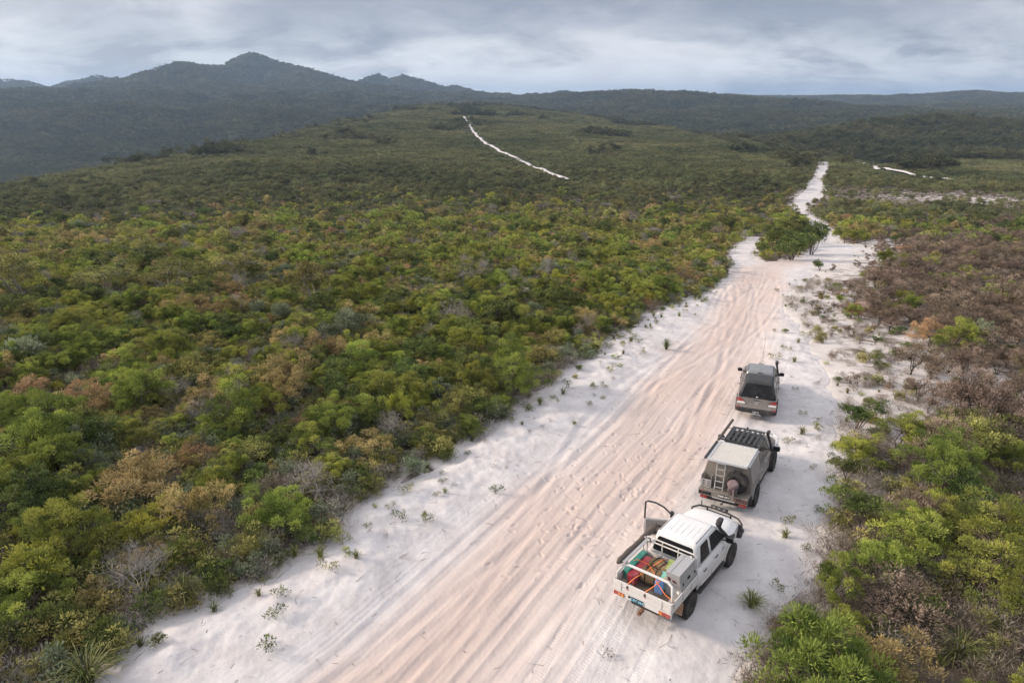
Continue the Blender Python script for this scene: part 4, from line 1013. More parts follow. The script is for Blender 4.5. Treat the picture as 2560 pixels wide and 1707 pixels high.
def wheel(parent, x, y, r, w, rim, name='wheel', spare=False, loc=None, rot=None):
    sgn = 1 if x > 0 else -1
    hub = MB().lathe_x([(-.05, .055), (.05, .06), (.065, .03)], 12).build(name, 'rim', parent, loc=loc or (x, y, r), rot=rot or ((0, 0, 0) if sgn > 0 else (0, 0, math.pi)), smooth=False)
    h = w / 2; ri = r * .56
    t = MB().lathe_x([(-h * .75, ri), (-h, ri + .03), (-h * 1.03, r * .80), (-h * .93, r - .03), (-h * .72, r - .004), (h * .72, r - .004), (h * .93, r - .03), (h * 1.03, r * .80), (h, ri + .03), (h * .75, ri)], 40)
    ty = t.build('tyre', 'tyre', hub, smooth=True)
    tb = MB()                                                    # tread blocks standing proud of the carcass
    for k in range(40):
        a = 2 * math.pi * k / 40; ca, sa = math.cos(a), math.sin(a); cb, sb = math.cos(a + .085), math.sin(a + .085)
        for x0, x1, sh in ((-h * .97, -h * .45, 0), (-h * .30, h * .05, .07), (h * .12, h * .40, .02), (h * .50, h * .97, .07)):
            c0, s0, c1, s1 = math.cos(a + sh), math.sin(a + sh), math.cos(a + sh + .088), math.sin(a + sh + .088)
            q0, q1 = r - .02, r + .008
            tb.hexa([(x0, q0 * c0, q0 * s0), (x1, q0 * c0, q0 * s0), (x1, q0 * c1, q0 * s1), (x0, q0 * c1, q0 * s1), (x0, q1 * c0, q1 * s0), (x1, q1 * c0, q1 * s0), (x1, q1 * c1, q1 * s1), (x0, q1 * c1, q1 * s1)])
    tb.build('tread', 'tyre', hub)
    rm = MB().lathe_x([(h * .55, .03), (h * .45, ri * .45), (h * .50, ri * .72), (h * .30, ri * .80), (h * .55, ri * .93), (h * .80, ri), (-h * .8, ri), (-h * .8, ri * .9), (h * .1, ri * .80), (h * .1, .03)], 32)
    for k in range(8):
        a = 2 * math.pi * k / 8; rm.tube([(h * .50, ri * .60 * math.cos(a), ri * .60 * math.sin(a)), (h * .505, ri * .60 * math.cos(a), ri * .60 * math.sin(a))], .03, 10)
    rm.build('rim', rim, hub, smooth=False)
    return hub
def lower_body(stations):
    """half sections: y, bottom z, half width at sill / waist / top edge, waist z, top z, crown"""
    rings = []
    for y, zb, ws, ww, wt, zw, zt, cr in stations:
        z1 = max(zb + .02, .45); zw_ = max(zw, zb + .06); zt_ = max(zt, zw_ + .05)
        half = [(ws - .05, zb), (ws, zb + .04 if zb < .45 else zb + .015), (ww, (z1 + zw_) / 2 if zb < z1 else zw_ - .02), (ww, zw_), (ww - .012, zw_ + (zt_ - zw_) * .55), (wt, zt_), (wt - .10, zt_ + cr * .55), (wt * .5, zt_ + cr * .9), (0, zt_ + cr)]
        rings.append([(x, y, z) for x, z in half] + [(-x, y, z) for x, z in half[::-1][1:]])
    return rings
def arch(y, axle, r, base, zc=.38):
    d = abs(y - axle)
    return max(base, zc + math.sqrt(max(0, r * r - d * d))) if d < r else base
def front_taper(y, y0, y1, w, k): return w - k * max(0, (y - y0) / (y1 - y0)) ** 2.2
def lerp(a, b, t): return a + (b - a) * t
class House:
    """the cabin above the waist: plan rectangle at the belt, smaller one at the roof edge"""
    def __init__(s, zb, zr, yf0, yf1, yr0, yr1, w0, w1, top=.07, rc=.12):
        s.__dict__.update(zb=zb, zr=zr, yf0=yf0, yf1=yf1, yr0=yr0, yr1=yr1, w0=w0, w1=w1, top=top, rc=rc)
    def at(s, z):
        t = (z - s.zb) / (s.zr - s.zb); return lerp(s.yr0, s.yr1, t), lerp(s.yf0, s.yf1, t), lerp(s.w0, s.w1, t)
    def shell(s, name, mat, parent, roofmat=None):
        m = MB(); rings = []
        for t in (0, .5, .9):
            yr, yf, w = s.at(lerp(s.zb, s.zr, t)); rings.append(rrect(-w, w, yr, yf, s.rc, lerp(s.zb, s.zr, t)))
        yr, yf, w = s.at(s.zr); rings.append(rrect(-w, w, yr, yf, s.rc, s.zr)); rings.append(rrect(-w + .03, w - .03, yr + .03, yf - .04, s.rc, s.zr + s.top * .45))
        rings.append(rrect(-w + .07, w - .07, yr + .06, yf - .09, s.rc, s.zr + s.top * .8)); rings.append(rrect(-w + .17, w - .17, yr + .15, yf - .2, s.rc, s.zr + s.top))
        m.loft(rings); return m.build(name, mat, parent, smooth=True)
    def side_pane(s, pts, sgn, name, mat, parent, off=.006, th=.012, r=.05, **k):
        P = round_poly(pts, r); q = []
        for y, z in P: q.append((sgn * (s.at(z)[2] + off), y, z))
        return MB().slab(q, (-sgn * th, 0, 0)).build(name, mat, parent, **k)
    def end_pane(s, pts, front, name, mat, parent, off=.006, th=.012, r=.06, **k):
        P = round_poly(pts, r); q = []
        for x, z in P:
            yr, yf, w = s.at(z); q.append((x, (yf + off) if front else (yr - off), z))
        return MB().slab(q, (0, -th if front else th, 0)).build(name, mat, parent, **k)
def side_panel(pts, sgn, w_of_z, name, mat, parent, off=.007, th=.02, r=.05):
    """body panel that follows the flank; pts (y, z)"""
    P = round_poly(pts, r); q = [(sgn * (w_of_z(z) + off), y, z) for y, z in P]
    return MB().slab(q, (-sgn * th, 0, 0)).build(name, mat, parent)
def mirror(parent, x, y, z, mat, sgn, arm=True, big=1.0):
    m = MB(); m.loft([rrect(-.085 * big, .085 * big, -.07 * big, .07 * big, .04, zz) for zz in (-.03, 0)]).v
    rings = []
    for k, (dy, s_) in enumerate(((-.02, .9), (0, 1), (.05, .95), (.10, .6))):
        rings.append([(px * s_, dy, pz * s_) for px, pz, _ in rrect(-.11 * big, .11 * big, -.085 * big, .085 * big, .05, 0)])
    h = MB().loft(rings); h.tube([(-sgn * .10, .03, -.04), (-sgn * .26, .05, -.08)], .022)
    o = h.build('mirror', mat, parent, loc=(x, y, z), rot=(0, 0, sgn * .12))
    MB().slab([(px * .82, -.023, pz * .8) for px, pz, _ in rrect(-.11 * big, .11 * big, -.085 * big, .085 * big, .05, 0)], (0, .006, 0)).build('mirror_glass', 'glass', o)
    return o
def vehicle(name, loc, yaw, label, cat, group='vehicles stopped in line on the sand'):
    o = obj(name, None, loc=loc, rot=(0, 0, yaw), label=label, category=cat, group=group); o.empty_display_size = .5; return o
def ground_pose(x, y, yaw, wb):
    a = yaw; fwd = (-math.sin(a), math.cos(a)); rt = (math.cos(a), math.sin(a)); zs = []
    for ly in (0, wb):
        for lx in (-.78, .78): zs.append(surf(x + rt[0] * lx + fwd[0] * ly, y + rt[1] * lx + fwd[1] * ly)[0])
    rear, front = (zs[0] + zs[1]) / 2, (zs[2] + zs[3]) / 2
    return (x, y, (rear) - .035), math.atan2(front - rear, wb), math.atan2((zs[0] + zs[2]) / 2 - (zs[1] + zs[3]) / 2, 1.56)

# ================================================================== 1  white utility with an open tray
WX, WY, WYAW = 4.48, 16.87, R(-38.7)
pose, pitch_, roll_ = ground_pose(WX, WY, WYAW, 3.09)
ute = vehicle('tray_utility', pose, WYAW, 'white double-cab utility with loaded open tray and its passenger door open', 'utility')
ute.rotation_euler = (pitch_, roll_, WYAW)
st = []
ys = np.arange(.56, 3.93, .07)
for y in list(ys) + [3.95, 4.00, 4.04]:
    zb = arch(y, 3.09, .50, .50, .36)
    w = front_taper(y, 2.9, 4.04, .905, .13)
    if y < 2.75: zt = 1.20
    else: zt = 1.20 - .02 * (y - 2.75) / 1.2 - .10 * max(0, (y - 3.45) / .6) ** 2
    if y > 3.9: zt -= (y - 3.9) * 1.3
    cr = .0 if y < 2.7 else .075
    st.append((y, zb, w - .03, w, w - (.10 if y < 2.75 else .16), .98, zt, cr))
body = MB().loft(lower_body(st)).build('body', 'white', ute, smooth=True)
body.modifiers.new('edges', 'EDGE_SPLIT').split_angle = R(42)
H1 = House(1.20, 1.79, 3.0, 2.24, .62, .84, .815, .66, .075, .13)
H1.shell('cab', 'white', ute)
MB().box(-.45, .45, -1.0, 3.7, .42, .66).build('chassis', 'mud', ute, bevel=.02)
MB().box(-.78, .78, .62, 2.6, .5, .60).build('floor_pan', 'mud', ute)
for yax in (0, 3.09): MB().tube([(-.7, yax, .40), (.7, yax, .40)], .06).build('axle', 'mud', ute)
H1.end_pane([(-.72, 1.26), (.72, 1.26), (.60, 1.75), (-.60, 1.75)], True, 'windscreen', 'glass', ute)
H1.end_pane([(-.68, 1.30), (.68, 1.30), (.56, 1.72), (-.56, 1.72)], False, 'rear_window', 'glass', ute)
H1.side_pane([(.90, 1.25), (1.56, 1.25), (1.56, 1.73), (1.06, 1.73)], 1, 'side_window', 'glass', ute)
H1.side_pane([(1.69, 1.25), (2.72, 1.25), (2.24, 1.71), (1.69, 1.73)], 1, 'side_window', 'dark', ute)  # opaque black pane painted in for the unlit cabin behind the open window
H1.side_pane([(.90, 1.25), (1.56, 1.25), (1.56, 1.73), (1.06, 1.73)], -1, 'side_window', 'glass', ute)
H1.side_pane([(1.66, 1.22), (2.64, 1.22), (2.13, 1.74), (1.66, 1.75)], -1, 'door_opening', 'dark', ute)  # black sheet in place of the shaded cabin above the waist
wz = lambda z: .905 if z < 1.0 else lerp(.905, .815, min(1, (z - 1.0) / .2))
d_ = side_panel([(.78, .58), (1.58, .52), (1.60, 1.19), (.82, 1.19)], 1, wz, 'rear_door', 'white', ute)
MB().tube([(.0, -.09, 0), (.025, -.05, .0), (.025, .05, .012), (.0, .09, .015)], .016).build('handle', 'black', d_, loc=(.925, .97, 1.06))
d_ = side_panel([(1.625, .52), (2.55, .52), (2.66, .9), (2.62, 1.19), (1.64, 1.19)], 1, wz, 'front_door', 'white', ute)
MB().tube([(.0, -.09, 0), (.025, -.05, .0), (.025, .05, .012), (.0, .09, .015)], .016).build('handle', 'black', d_, loc=(.925, 1.80, 1.07))
MB().box(0, .004, -.09, .09, -.05, .05).build('badge', 'alum', d_, loc=(.916, 2.42, 1.02))
for pts in ([(.78, .58), (1.58, .52), (1.60, 1.19), (.82, 1.19)],): side_panel(pts, -1, wz, 'rear_door', 'white', ute)
side_panel([(1.63, .53), (2.55, .53), (2.64, .9), (2.60, 1.19), (1.64, 1.19)], -1, wz, 'door_opening', 'dark', ute, off=.004)  # black panel painted in for the shade inside the doorway
# roof: dark gutter strips, pressed ribs
for sg in (-1, 1):
    MB().tube([(sg * .592, .92, 1.853), (sg * .592, 1.5, 1.853), (sg * .585, 2.12, 1.846)], .010, 6).build('roof_gutter', 'black', ute)
for k in range(5):
    x = -.36 + .18 * k; MB().loft([rrect(x - .035, x + .035, 1.05, 1.80, .03, 1.858), rrect(x - .022, x + .022, 1.07, 1.78, .02, 1.872)]).build('roof_rib', 'white', ute, smooth=False)
# open front-left door, hinged at its leading edge
door = MB(); L_ = .98
prof = round_poly([(-L_, -.66), (0, -.66), (.04, -.3), (0, 0), (-L_, 0)], .06); door.slab([(0, y, z) for y, z in prof], (-.05, 0, 0))
dr = door.build('front_door', 'white', ute, loc=(-.90, 2.62, 1.19), rot=(0, 0, -R(62)), label='open front door seen from inside')
MB().slab([(.004, y, z) for y, z in round_poly([(-L_ + .06, -.58), (-.07, -.58), (-.04, -.2), (-.04, -.03), (-L_ + .06, -.03)], .05)], (.045, 0, 0)).build('door_trim', 'seat', dr, bevel=.012)
MB().box(.045, .10, -.72, -.28, -.26, -.20).build('armrest', 'black', dr, bevel=.015)
MB().box(.045, .062, -.80, -.25, -.56, -.42).build('door_pocket', 'black', dr, bevel=.01)
MB().tube([(-.02, -L_ + .02, -.02), (-.06, -L_ + .02, .28), (-.10, -L_ + .03, .56), (-.105, -L_ + .10, .59), (-.10, -.62, .55), (-.08, -.36, .43), (-.05, -.14, .24), (-.02, .04, .03)], .030, 8).build('window_frame', 'blackmetal', dr)
MB().tube([(-.02, -L_ + .02, -.66), (-.02, -L_ + .0, -.3), (-.02, -L_ + .02, .0)], .026, 8).build('door_edge', 'white', dr)
mirror(dr, -.14, -.10, .14, 'black', -1, big=1.1)
mirror(ute, 1.05, 2.50, 1.30, 'black', 1, big=1.1)
# cabin contents behind the blacked-in driver's window
for sx in (-.38, .38): MB().loft([rrect(sx - .22, sx + .22, 1.42, 1.55, .05, .95), rrect(sx - .2, sx + .2, 1.32, 1.44, .05, 1.45)]).build('seat_back', 'dark', ute, smooth=False)
# bull bar, light bar, antenna
bb = MB()
bb.tube([(-.93, 3.75, .78), (-.95, 4.02, .80), (-.80, 4.22, .82), (-.3, 4.32, .84), (.3, 4.32, .84), (.80, 4.22, .82), (.95, 4.02, .80), (.93, 3.75, .78)], .05)
bb.tube([(-.90, 3.95, .86), (-.88, 4.05, 1.02), (-.70, 4.17, 1.10), (-.3, 4.22, 1.14), (.3, 4.22, 1.14), (.70, 4.17, 1.10), (.88, 4.05, 1.02), (.90, 3.95, .86)], .034)
for x in (-.42, .42): bb.tube([(x, 4.22, 1.12), (x, 4.27, .85), (x, 4.2, .55)], .03)
bb.tube([(-.42, 4.27, .98), (.42, 4.27, .98)], .022)
bb.loft([rrect(-.90, .90, 4.0, 4.26, .12, .48), rrect(-.92, .92, 3.98, 4.30, .12, .74)])
bull = bb.build('bull_bar', 'blackmetal', ute)
MB().box(-.30, .30, 4.22, 4.30, 1.16, 1.24).build('light_bar', 'black', bull, bevel=.015)
for x in (-.18, 0, .18): MB().box(x - .04, x + .04, 4.205, 4.219, 1.185, 1.215).build('light_bar_bracket', 'alum', bull)
MB().tube([(-.62, 4.19, 1.10), (-.62, 4.19, 1.30)], .018).build('antenna_base', 'black', bull)
MB().tube([(-.62, 4.19, 1.30), (-.64, 4.21, 2.15)], .007).build('antenna', 'black', bull)
MB().tube([(-.63, 4.20, 1.66), (-.632, 4.202, 1.74)], .018).build('antenna_coil', 'red', bull)
MB().box(-.55, .55, 4.005, 4.03, .80, 1.0).build('grille', 'black', ute)
for sg in (-1, 1): MB().loft([[(sg * a, y, z) for a, y, z in ((.58, 4.02, .86), (.80, 3.93, .88), (.80, 3.90, 1.02), (.60, 4.0, 1.02))], [(sg * a, y + .02, z) for a, y, z in ((.58, 4.02, .86), (.80, 3.93, .88), (.80, 3.90, 1.02), (.60, 4.0, 1.02))]]).build('headlight', 'clear', ute)
MB().box(.30, .36, 3.15, 3.40, 1.262, 1.28).build('bonnet_vent', 'black', ute, bevel=.005)
MB().box(-.70, .70, 2.82, 2.92, 1.245, 1.262).build('cowl', 'black', ute, rot=(0, 0, 0))
# snorkel up the right pillar
sn_ = MB(); sn_.loft([[(x, 3.30, z) for x, z in ((.86, .95), (.94, .95), (.93, 1.08), (.85, 1.08))], [(x, 2.95, z) for x, z in ((.86, .98), (.96, .98), (.94, 1.14), (.84, 1.14))], [(x, 2.78, z) for x, z in ((.84, 1.15), (.95, 1.15), (.92, 1.27), (.82, 1.27))]])
sn_.tube([(.88, 2.86, 1.13), (.83, 2.66, 1.38), (.76, 2.40, 1.66), (.74, 2.31, 1.80)], .055)
sn_.loft([rrect(.66, .80, 2.24, 2.38, .05, 1.78), rrect(.64, .81, 2.22, 2.42, .05, 1.88), rrect(.64, .81, 2.26, 2.52, .05, 1.99), rrect(.66, .80, 2.30, 2.50, .05, 2.02)])
sn_.build('snorkel', 'black', ute, bevel=.01)
for sg in (-1, 1):
    ss_ = MB(); ss_.loft([rrect(sg * .91 - .075, sg * .91 + .075, .62, 2.55, .05, .42), rrect(sg * .91 - .075, sg * .91 + .075, .62, 2.55, .05, .47)]); ss_.build('side_step', 'black', ute, bevel=.008)
    fl = MB(); n = 12; ri, ro = .47, .56
    for k in range(n):
        a0, a1 = math.pi * k / n, math.pi * (k + 1) / n; q = []
        for a, rad in ((a0, ri), (a0, ro), (a1, ro), (a1, ri)): q.append((sg * .90, 3.09 + rad * math.cos(a), .36 + rad * math.sin(a)))
        fl.slab(q, (sg * .045, 0, 0))
    fl.build('wheel_flare', 'white', ute)
for x, y in ((.86, 0), (.86, 3.09), (-.86, 0), (-.86, 3.09)): wheel(ute, x, y, .405, .275, 'rim')
# tray
TF = .94
tr = MB().box(-.91, .91, -1.20, .50, TF - .07, TF).build('tray_floor', 'timber', ute)
for k in range(26):
    x = -.46 + k * .042; MB().box(x, x + .030, -1.08, .10, TF + .002, TF + .016).build('floor_rib', 'floor', tr)
for sg in (-1, 1):
    sd2 = MB().box(sg * .93 - .018, sg * .93 + .018, -1.21, .50, TF - .06, TF + .28).build('tray_side', 'whitetray', ute, bevel=.008)
    for zz in (TF + .0, TF + .14): MB().box(sg * .949 - .006, sg * .949 + .006, -1.19, .48, zz, zz + .09).build('side_pressing', 'whitetray', sd2, bevel=.005)
    for yy in (-.62, -.05): MB().box(sg * .95 - .014, sg * .95 + .014, yy, yy + .05, TF + .02, TF + .26).build('latch', 'alum', sd2, bevel=.004)
tg = MB().box(-.93, .93, -1.25, -1.215, TF - .06, TF + .28).build('tailgate', 'whitetray', ute, bevel=.008)
for a, b in ((-.91, -.66), (-.63, .63), (.66, .91)):
    MB().box(a, b, -1.262, -1.251, TF - .02, TF + .10).build('tailgate_pressing', 'whitetray', tg, bevel=.005); MB().box(a, b, -1.262, -1.251, TF + .13, TF + .25).build('tailgate_pressing', 'whitetray', tg, bevel=.005)
for x in (-.645, .645): MB().tube([(x, -1.266, TF - .04), (x, -1.268, TF + .24)], .008).build('tailgate_latch', 'alum', tg)
bm_ = MB().box(-.93, .93, -1.24, -1.15, TF - .24, TF - .075).build('rear_beam', 'whitetray', ute, bevel=.02)
for sg in (-1, 1):
    tl = MB().box(min(sg * .55, sg * .90), max(sg * .55, sg * .90), -1.262, -1.238, TF - .22, TF - .10).build('tail_light', 'red', ute, bevel=.008)
    MB().box(min(sg * .56, sg * .66), max(sg * .56, sg * .66), -1.272, -1.260, TF - .21, TF - .11).build('indicator', 'amber', tl, bevel=.004)
    MB().box(min(sg * .68, sg * .75), max(sg * .68, sg * .75), -1.270, -1.260, TF - .21, TF - .11).build('reverse_lens', 'red' if sg > 0 else 'amber', tl, bevel=.004)
np_ = MB().box(-.19, .19, -.006, .006, -.068, .068).build('number_plate', 'platedark', ute, loc=(-.13, -1.262, TF - .14), rot=(R(-12), 0, 0))
text_mesh('plate_lettering', 'CRT\u00b7099', .105, 'ink_cyan', np_, (0, -.0075, 0), (R(90), 0, 0))
MB().tube([(-.38, -1.26, TF - .10), (-.38, -1.275, TF - .10)], .04, 12).build('fuel_cap', 'black', ute)
MB().box(-.05, .05, -1.38, -1.10, .46, .54).build('tow_bar', 'rust', ute, bevel=.01)
MB().lathe_x([(-.03, .01), (-.02, .03), (.02, .03), (.03, .01)], 12).build('tow_ball', 'rust', ute, loc=(0, -1.36, .57))
for sg in (-1, 1):
    MB().box(min(sg * .60, sg * .95), max(sg * .60, sg * .95), -.62, -.59, .32, .70).build('mud_flap', 'woodflap' if sg > 0 else 'black', ute, rot=(R(-8), 0, 0), loc=(0, 0, 0))
    gd = MB(); n = 10
    for k in range(n):
        a0, a1 = R(10 + 160 * k / n), R(10 + 160 * (k + 1) / n); q = [(sg * .66, .50 * math.cos(a0), .42 + .50 * math.sin(a0)), (sg * .93, .50 * math.cos(a0), .42 + .50 * math.sin(a0)), (sg * .93, .50 * math.cos(a1), .42 + .50 * math.sin(a1)), (sg * .66, .50 * math.cos(a1), .42 + .50 * math.sin(a1))]
        gd.slab(q, (0, .012 * math.cos(a0), .012 * math.sin(a0)))
    gd.build('mud_guard', 'black', ute)
# headboard frame, rear hoop, side rail with rolled awning
hb = MB(); yh = .46
for z in (1.80, 1.67): hb.tube([(-.76, yh, z), (.76, yh, z)], .022)
for x in (-.76, -.26, .26, .76): hb.tube([(x, yh, TF), (x, yh, 1.80)], .022)
hb.tube([(.76, yh, 1.80), (.84, yh, 1.74), (.90, yh, 1.22)], .024); hb.tube([(-.76, yh, 1.80), (-.84, yh, 1.74), (-.90, yh, 1.22)], .024)
hb.box(-.91, .91, yh - .015, yh + .015, TF, TF + .36)
head = hb.build('headboard', 'whitetray', ute)
for sg in (-1, 1): MB().box(sg * .69 - .05, sg * .69 + .05, .39, .44, 1.69, 1.78).build('work_light', 'black', head, bevel=.008); MB().box(sg * .69 - .035, sg * .69 + .035, .382, .389, 1.705, 1.765).build('work_light_lens', 'clear', head)
hp = MB(); hp.tube([(-.88, -1.16, TF + .27), (-.87, -1.12, 1.38), (-.78, -.98, 1.56), (-.62, -.93, 1.62), (0, -.93, 1.63), (.62, -.93, 1.62), (.78, -.98, 1.56), (.87, -1.12, 1.38), (.88, -1.16, TF + .27)], .042, 10)
hp.build('rear_hoop', 'whitetray', ute, smooth=True)
MB().box(-.80, -.70, -1.0, .55, 1.69, 1.72).build('awning_rail', 'alum', ute, bevel=.005)
for yy in (-.90, .46): MB().box(-.84, -.62, yy - .03, yy + .03, 1.62, 1.695).build('rail_bracket', 'alum', ute, bevel=.004)
aw = MB(); pts = []; rad = []
rs_ = np.random.RandomState(3)
for k in range(15):
    t_ = k / 14; pts.append((-.90 - .02 * math.sin(t_ * 3.1) + rs_.normal(0, .006), -1.12 + 2.45 * t_, 1.69 - .05 * math.sin(t_ * 3.14) + rs_.normal(0, .006))); rad.append((.05 if k in (0, 14) else .095) * rs_.uniform(.9, 1.1))
aw.tube(pts, rad, 10); aw.build('rolled_awning', 'canvas', ute, smooth=True)
# ---- load in the tray: every item its own thing, placed in tray coordinates
def carried(name, build, local, rz, label, cat, group=None, parts=()):
    """item at tray-local point; world transform follows the vehicle but it stays a thing of its own"""
    o = build
    M_ = Matrix.Translation(ute.location) @ ute.rotation_euler.to_matrix().to_4x4()
    loc = M_ @ Vector(local); o.location = loc; o.rotation_euler = (ute.rotation_euler.to_matrix() @ Matrix.Rotation(rz, 3, 'Z')).to_euler()
    o['label'] = label; o['category'] = cat
    if group: o['group'] = group
    return o
def tub(name, w, l, h, mat, lid=None, taper=.03):
    b = MB().loft([rrect(-w / 2 + taper, w / 2 - taper, -l / 2 + taper, l / 2 - taper, .035, 0), rrect(-w / 2, w / 2, -l / 2, l / 2, .04, h)]).build(name, mat, None, bevel=.004)
    ld = MB().loft([rrect(-w / 2 - .015, w / 2 + .015, -l / 2 - .015, l / 2 + .015, .05, h + .001), rrect(-w / 2 - .015, w / 2 + .015, -l / 2 - .015, l / 2 + .015, .05, h + .03)]).build('lid', lid or mat, b, bevel=.006)
    MB().loft([rrect(-w / 2 + .045, w / 2 - .045, -l / 2 + .06, l / 2 - .06, .03, h + .0305), rrect(-w / 2 + .05, w / 2 - .05, -l / 2 + .065, l / 2 - .065, .03, h + .042)]).build('lid_panel', lid or mat, ld, bevel=.004)
    for s_ in (-1, 1): MB().box(-.05, .05, s_ * (l / 2 + .018) - .008, s_ * (l / 2 + .018) + .008, h - .05, h + .02).build('clip', 'black' if lid else mat, b, bevel=.003)
    return b
tb_ = MB().loft([rrect(-.085, .085, -.56, .56, .03, 0), rrect(-.09, .09, -.57, .57, .03, .28)]).build('case', 'teal', None, bevel=.006)
MB().loft([rrect(-.098, .098, -.578, .578, .035, .281), rrect(-.09, .09, -.57, .57, .03, .36)]).build('lid', 'teal', tb_, bevel=.006)
for yy in (-.25, .05, .30): MB().box(.088, .104, yy - .04, yy + .04, .23, .33).build('latch', 'alum', tb_, bevel=.003)
carried('case', tb_, (-.80, -.16, TF + .0), 0, 'long narrow teal plastic case against the tray side', 'case')
rb = MB().loft([rrect(-.13, .13, -.56, .56, .03, 0), rrect(-.135, .135, -.565, .565, .03, .27)]).build('storage_box', 'redplastic', None, bevel=.006)
MB().loft([rrect(-.14, .14, -.572, .572, .03, .271), rrect(-.13, .13, -.56, .56, .03, .32)]).build('lid', 'redplastic', rb, bevel=.008)
carried('storage_box', rb, (-.56, -.30, TF + .0), 0, 'long crimson plastic box lying beside the teal case', 'box')
def duffel(w, l, h, seed):
    rs2 = np.random.RandomState(seed); rings = []
    for k in range(11):
        t_ = -1 + 2 * k / 10; s_ = (1 - abs(t_) ** 5) ** .5 if abs(t_) < 1 else .25; s_ = max(s_, .35); r_ = []
        for j in range(16):
            a = 2 * math.pi * j / 16; ca, sa = math.cos(a), math.sin(a); q = (abs(ca) ** 3.2 + abs(sa) ** 3.2) ** (-1 / 3.2) * (1 + rs2.normal(0, .025))
            r_.append((w / 2 * ca * q * s_, l / 2 * t_, h / 2 + h / 2 * sa * q * s_))
        rings.append(r_)
    b = MB().loft(rings).build('duffel_bag', 'duffel', None, smooth=True)
    for yy in (-l * .2, l * .2):
        pts_ = [((w / 2 + .008) * math.cos(a) * (abs(math.cos(a)) ** 3.2 + abs(math.sin(a)) ** 3.2) ** (-1 / 3.2), yy, h / 2 + (h / 2 + .008) * math.sin(a) * (abs(math.cos(a)) ** 3.2 + abs(math.sin(a)) ** 3.2) ** (-1 / 3.2)) for a in np.linspace(-.5, math.pi + .5, 14)]
        MB().tube(pts_, .014, 6).build('carry_strap', 'strap', b)
    MB().tube([(-.02, -l * .27, h - .002), (0, 0, h + .004), (.02, l * .27, h - .002)], .007, 6).build('zip', 'strap', b)
    MB().tube([(w * .2, -l * .2, h), (w * .1, -l * .1, h + .09), (w * .1, l * .1, h + .09), (w * .2, l * .2, h)], .013, 6).build('grab_handle', 'strap', b)
    return b
carried('duffel_bag', duffel(.44, .74, .46, 1), (-.10, .04, TF + .016), R(78), 'khaki duffel bag against the headboard of the tray', 'bag', 'duffel bags in the tray')
carried('duffel_bag', duffel(.42, .72, .44, 2), (-.13, -.42, TF + .016), R(98), 'khaki duffel bag nearer the tailgate, black straps across', 'bag', 'duffel bags in the tray')
carried('storage_tub', tub('storage_tub', .34, .50, .40, 'lime', 'lime'), (.24, .14, TF + .016), 0, 'lime green lidded tub between duffel bag and toolbox', 'tub')
carried('storage_tub', tub('storage_tub', .32, .36, .34, 'mint'), (.24, -.32, TF + .016), 0, 'mint green lidded tub between duffel bag and toolbox', 'tub')
jc = MB().loft([rrect(-.12, .12, -.085, .085, .03, 0), rrect(-.13, .13, -.09, .09, .03, .10), rrect(-.125, .125, -.085, .085, .03, .14), rrect(-.13, .13, -.09, .09, .03, .18), rrect(-.13, .13, -.09, .09, .035, .36), rrect(-.10, .08, -.07, .07, .03, .42)]).build('water_container', 'blueplastic', None, bevel=.006)
MB().tube([(-.09, 0, .41), (-.05, 0, .48), (.04, 0, .48), (.07, 0, .41)], .018, 8).build('handle', 'blueplastic', jc); MB().tube([(.095, 0, .37), (.115, 0, .42)], .028, 10).build('cap', 'black', jc)
carried('water_container', jc, (.26, -.68, TF + .016), R(12), 'blue plastic water container standing behind the toolbox end', 'container')
bxm = MB(); sec = lambda y: [(.0, y, 0), (.47, y, 0), (.49, y, .28), (.40, y, .74), (.0, y, .74)]
tbx = MB().loft([sec(-.50), sec(.52)]).build('toolbox', 'alum', None, bevel=.008)
lid_ = MB().box(-.012, .415, -.512, .532, .742, .77).build('lid', 'alum', tbx, bevel=.006)
MB().box(  .12, .132, -.50, .52, .771, .776).build('lid_seam', 'alumdull', lid_)
m_chk = MB()
for i in range(11):
    for j in range(7):
        t_ = .06 + .88 * j / 6; z = .28 + .46 * t_; x = .49 - .09 * t_; y = -.46 + .092 * i + (.046 if j % 2 else 0)
        if y < .5: m_chk.slab([(x + .001, y - .014, z - .012), (x + .001, y + .004, z - .016), (x - .004, y + .014, z + .012), (x - .004, y - .004, z + .016)], (.007, 0, .0024))
m_chk.build('tread_plate', 'chrome', tbx)['kind'] = 'stuff'
MB().slab([(.468, -.05, .42), (.468, .10, .42), (.454, .10, .49), (.454, -.05, .49)], (.012, 0, .004)).build('lock_plate', 'glass', tbx)
for yy in (-.36, .40): MB().slab([(.472, yy, .38), (.472, yy + .05, .38), (.456, yy + .05, .46), (.456, yy, .46)], (.016, 0, .005)).build('catch', 'black', tbx)
MB().add([(.06, -.502, .50), (.14, -.502, .47), (.16, -.502, .56), (.12, -.502, .61), (.05, -.502, .60)], [[0, 1, 2, 3, 4]]).build('sticker', 'sticker', tbx)
MB().add([(.20, -.502, .50), (.34, -.502, .46), (.33, -.502, .52), (.26, -.502, .56), (.20, -.502, .55)], [[0, 1, 2, 3, 4]]).build('sticker', 'sticker', tbx)
MB().add([(.36, -.502, .16), (.43, -.502, .16), (.43, -.502, .26), (.36, -.502, .26)], [[0, 1, 2, 3]]).build('sticker', 'ink_white', tbx)
carried('toolbox', tbx, (.41, -.12, TF + .017), 0, 'aluminium toolbox with slanted tread-plate face along the tray side', 'toolbox')
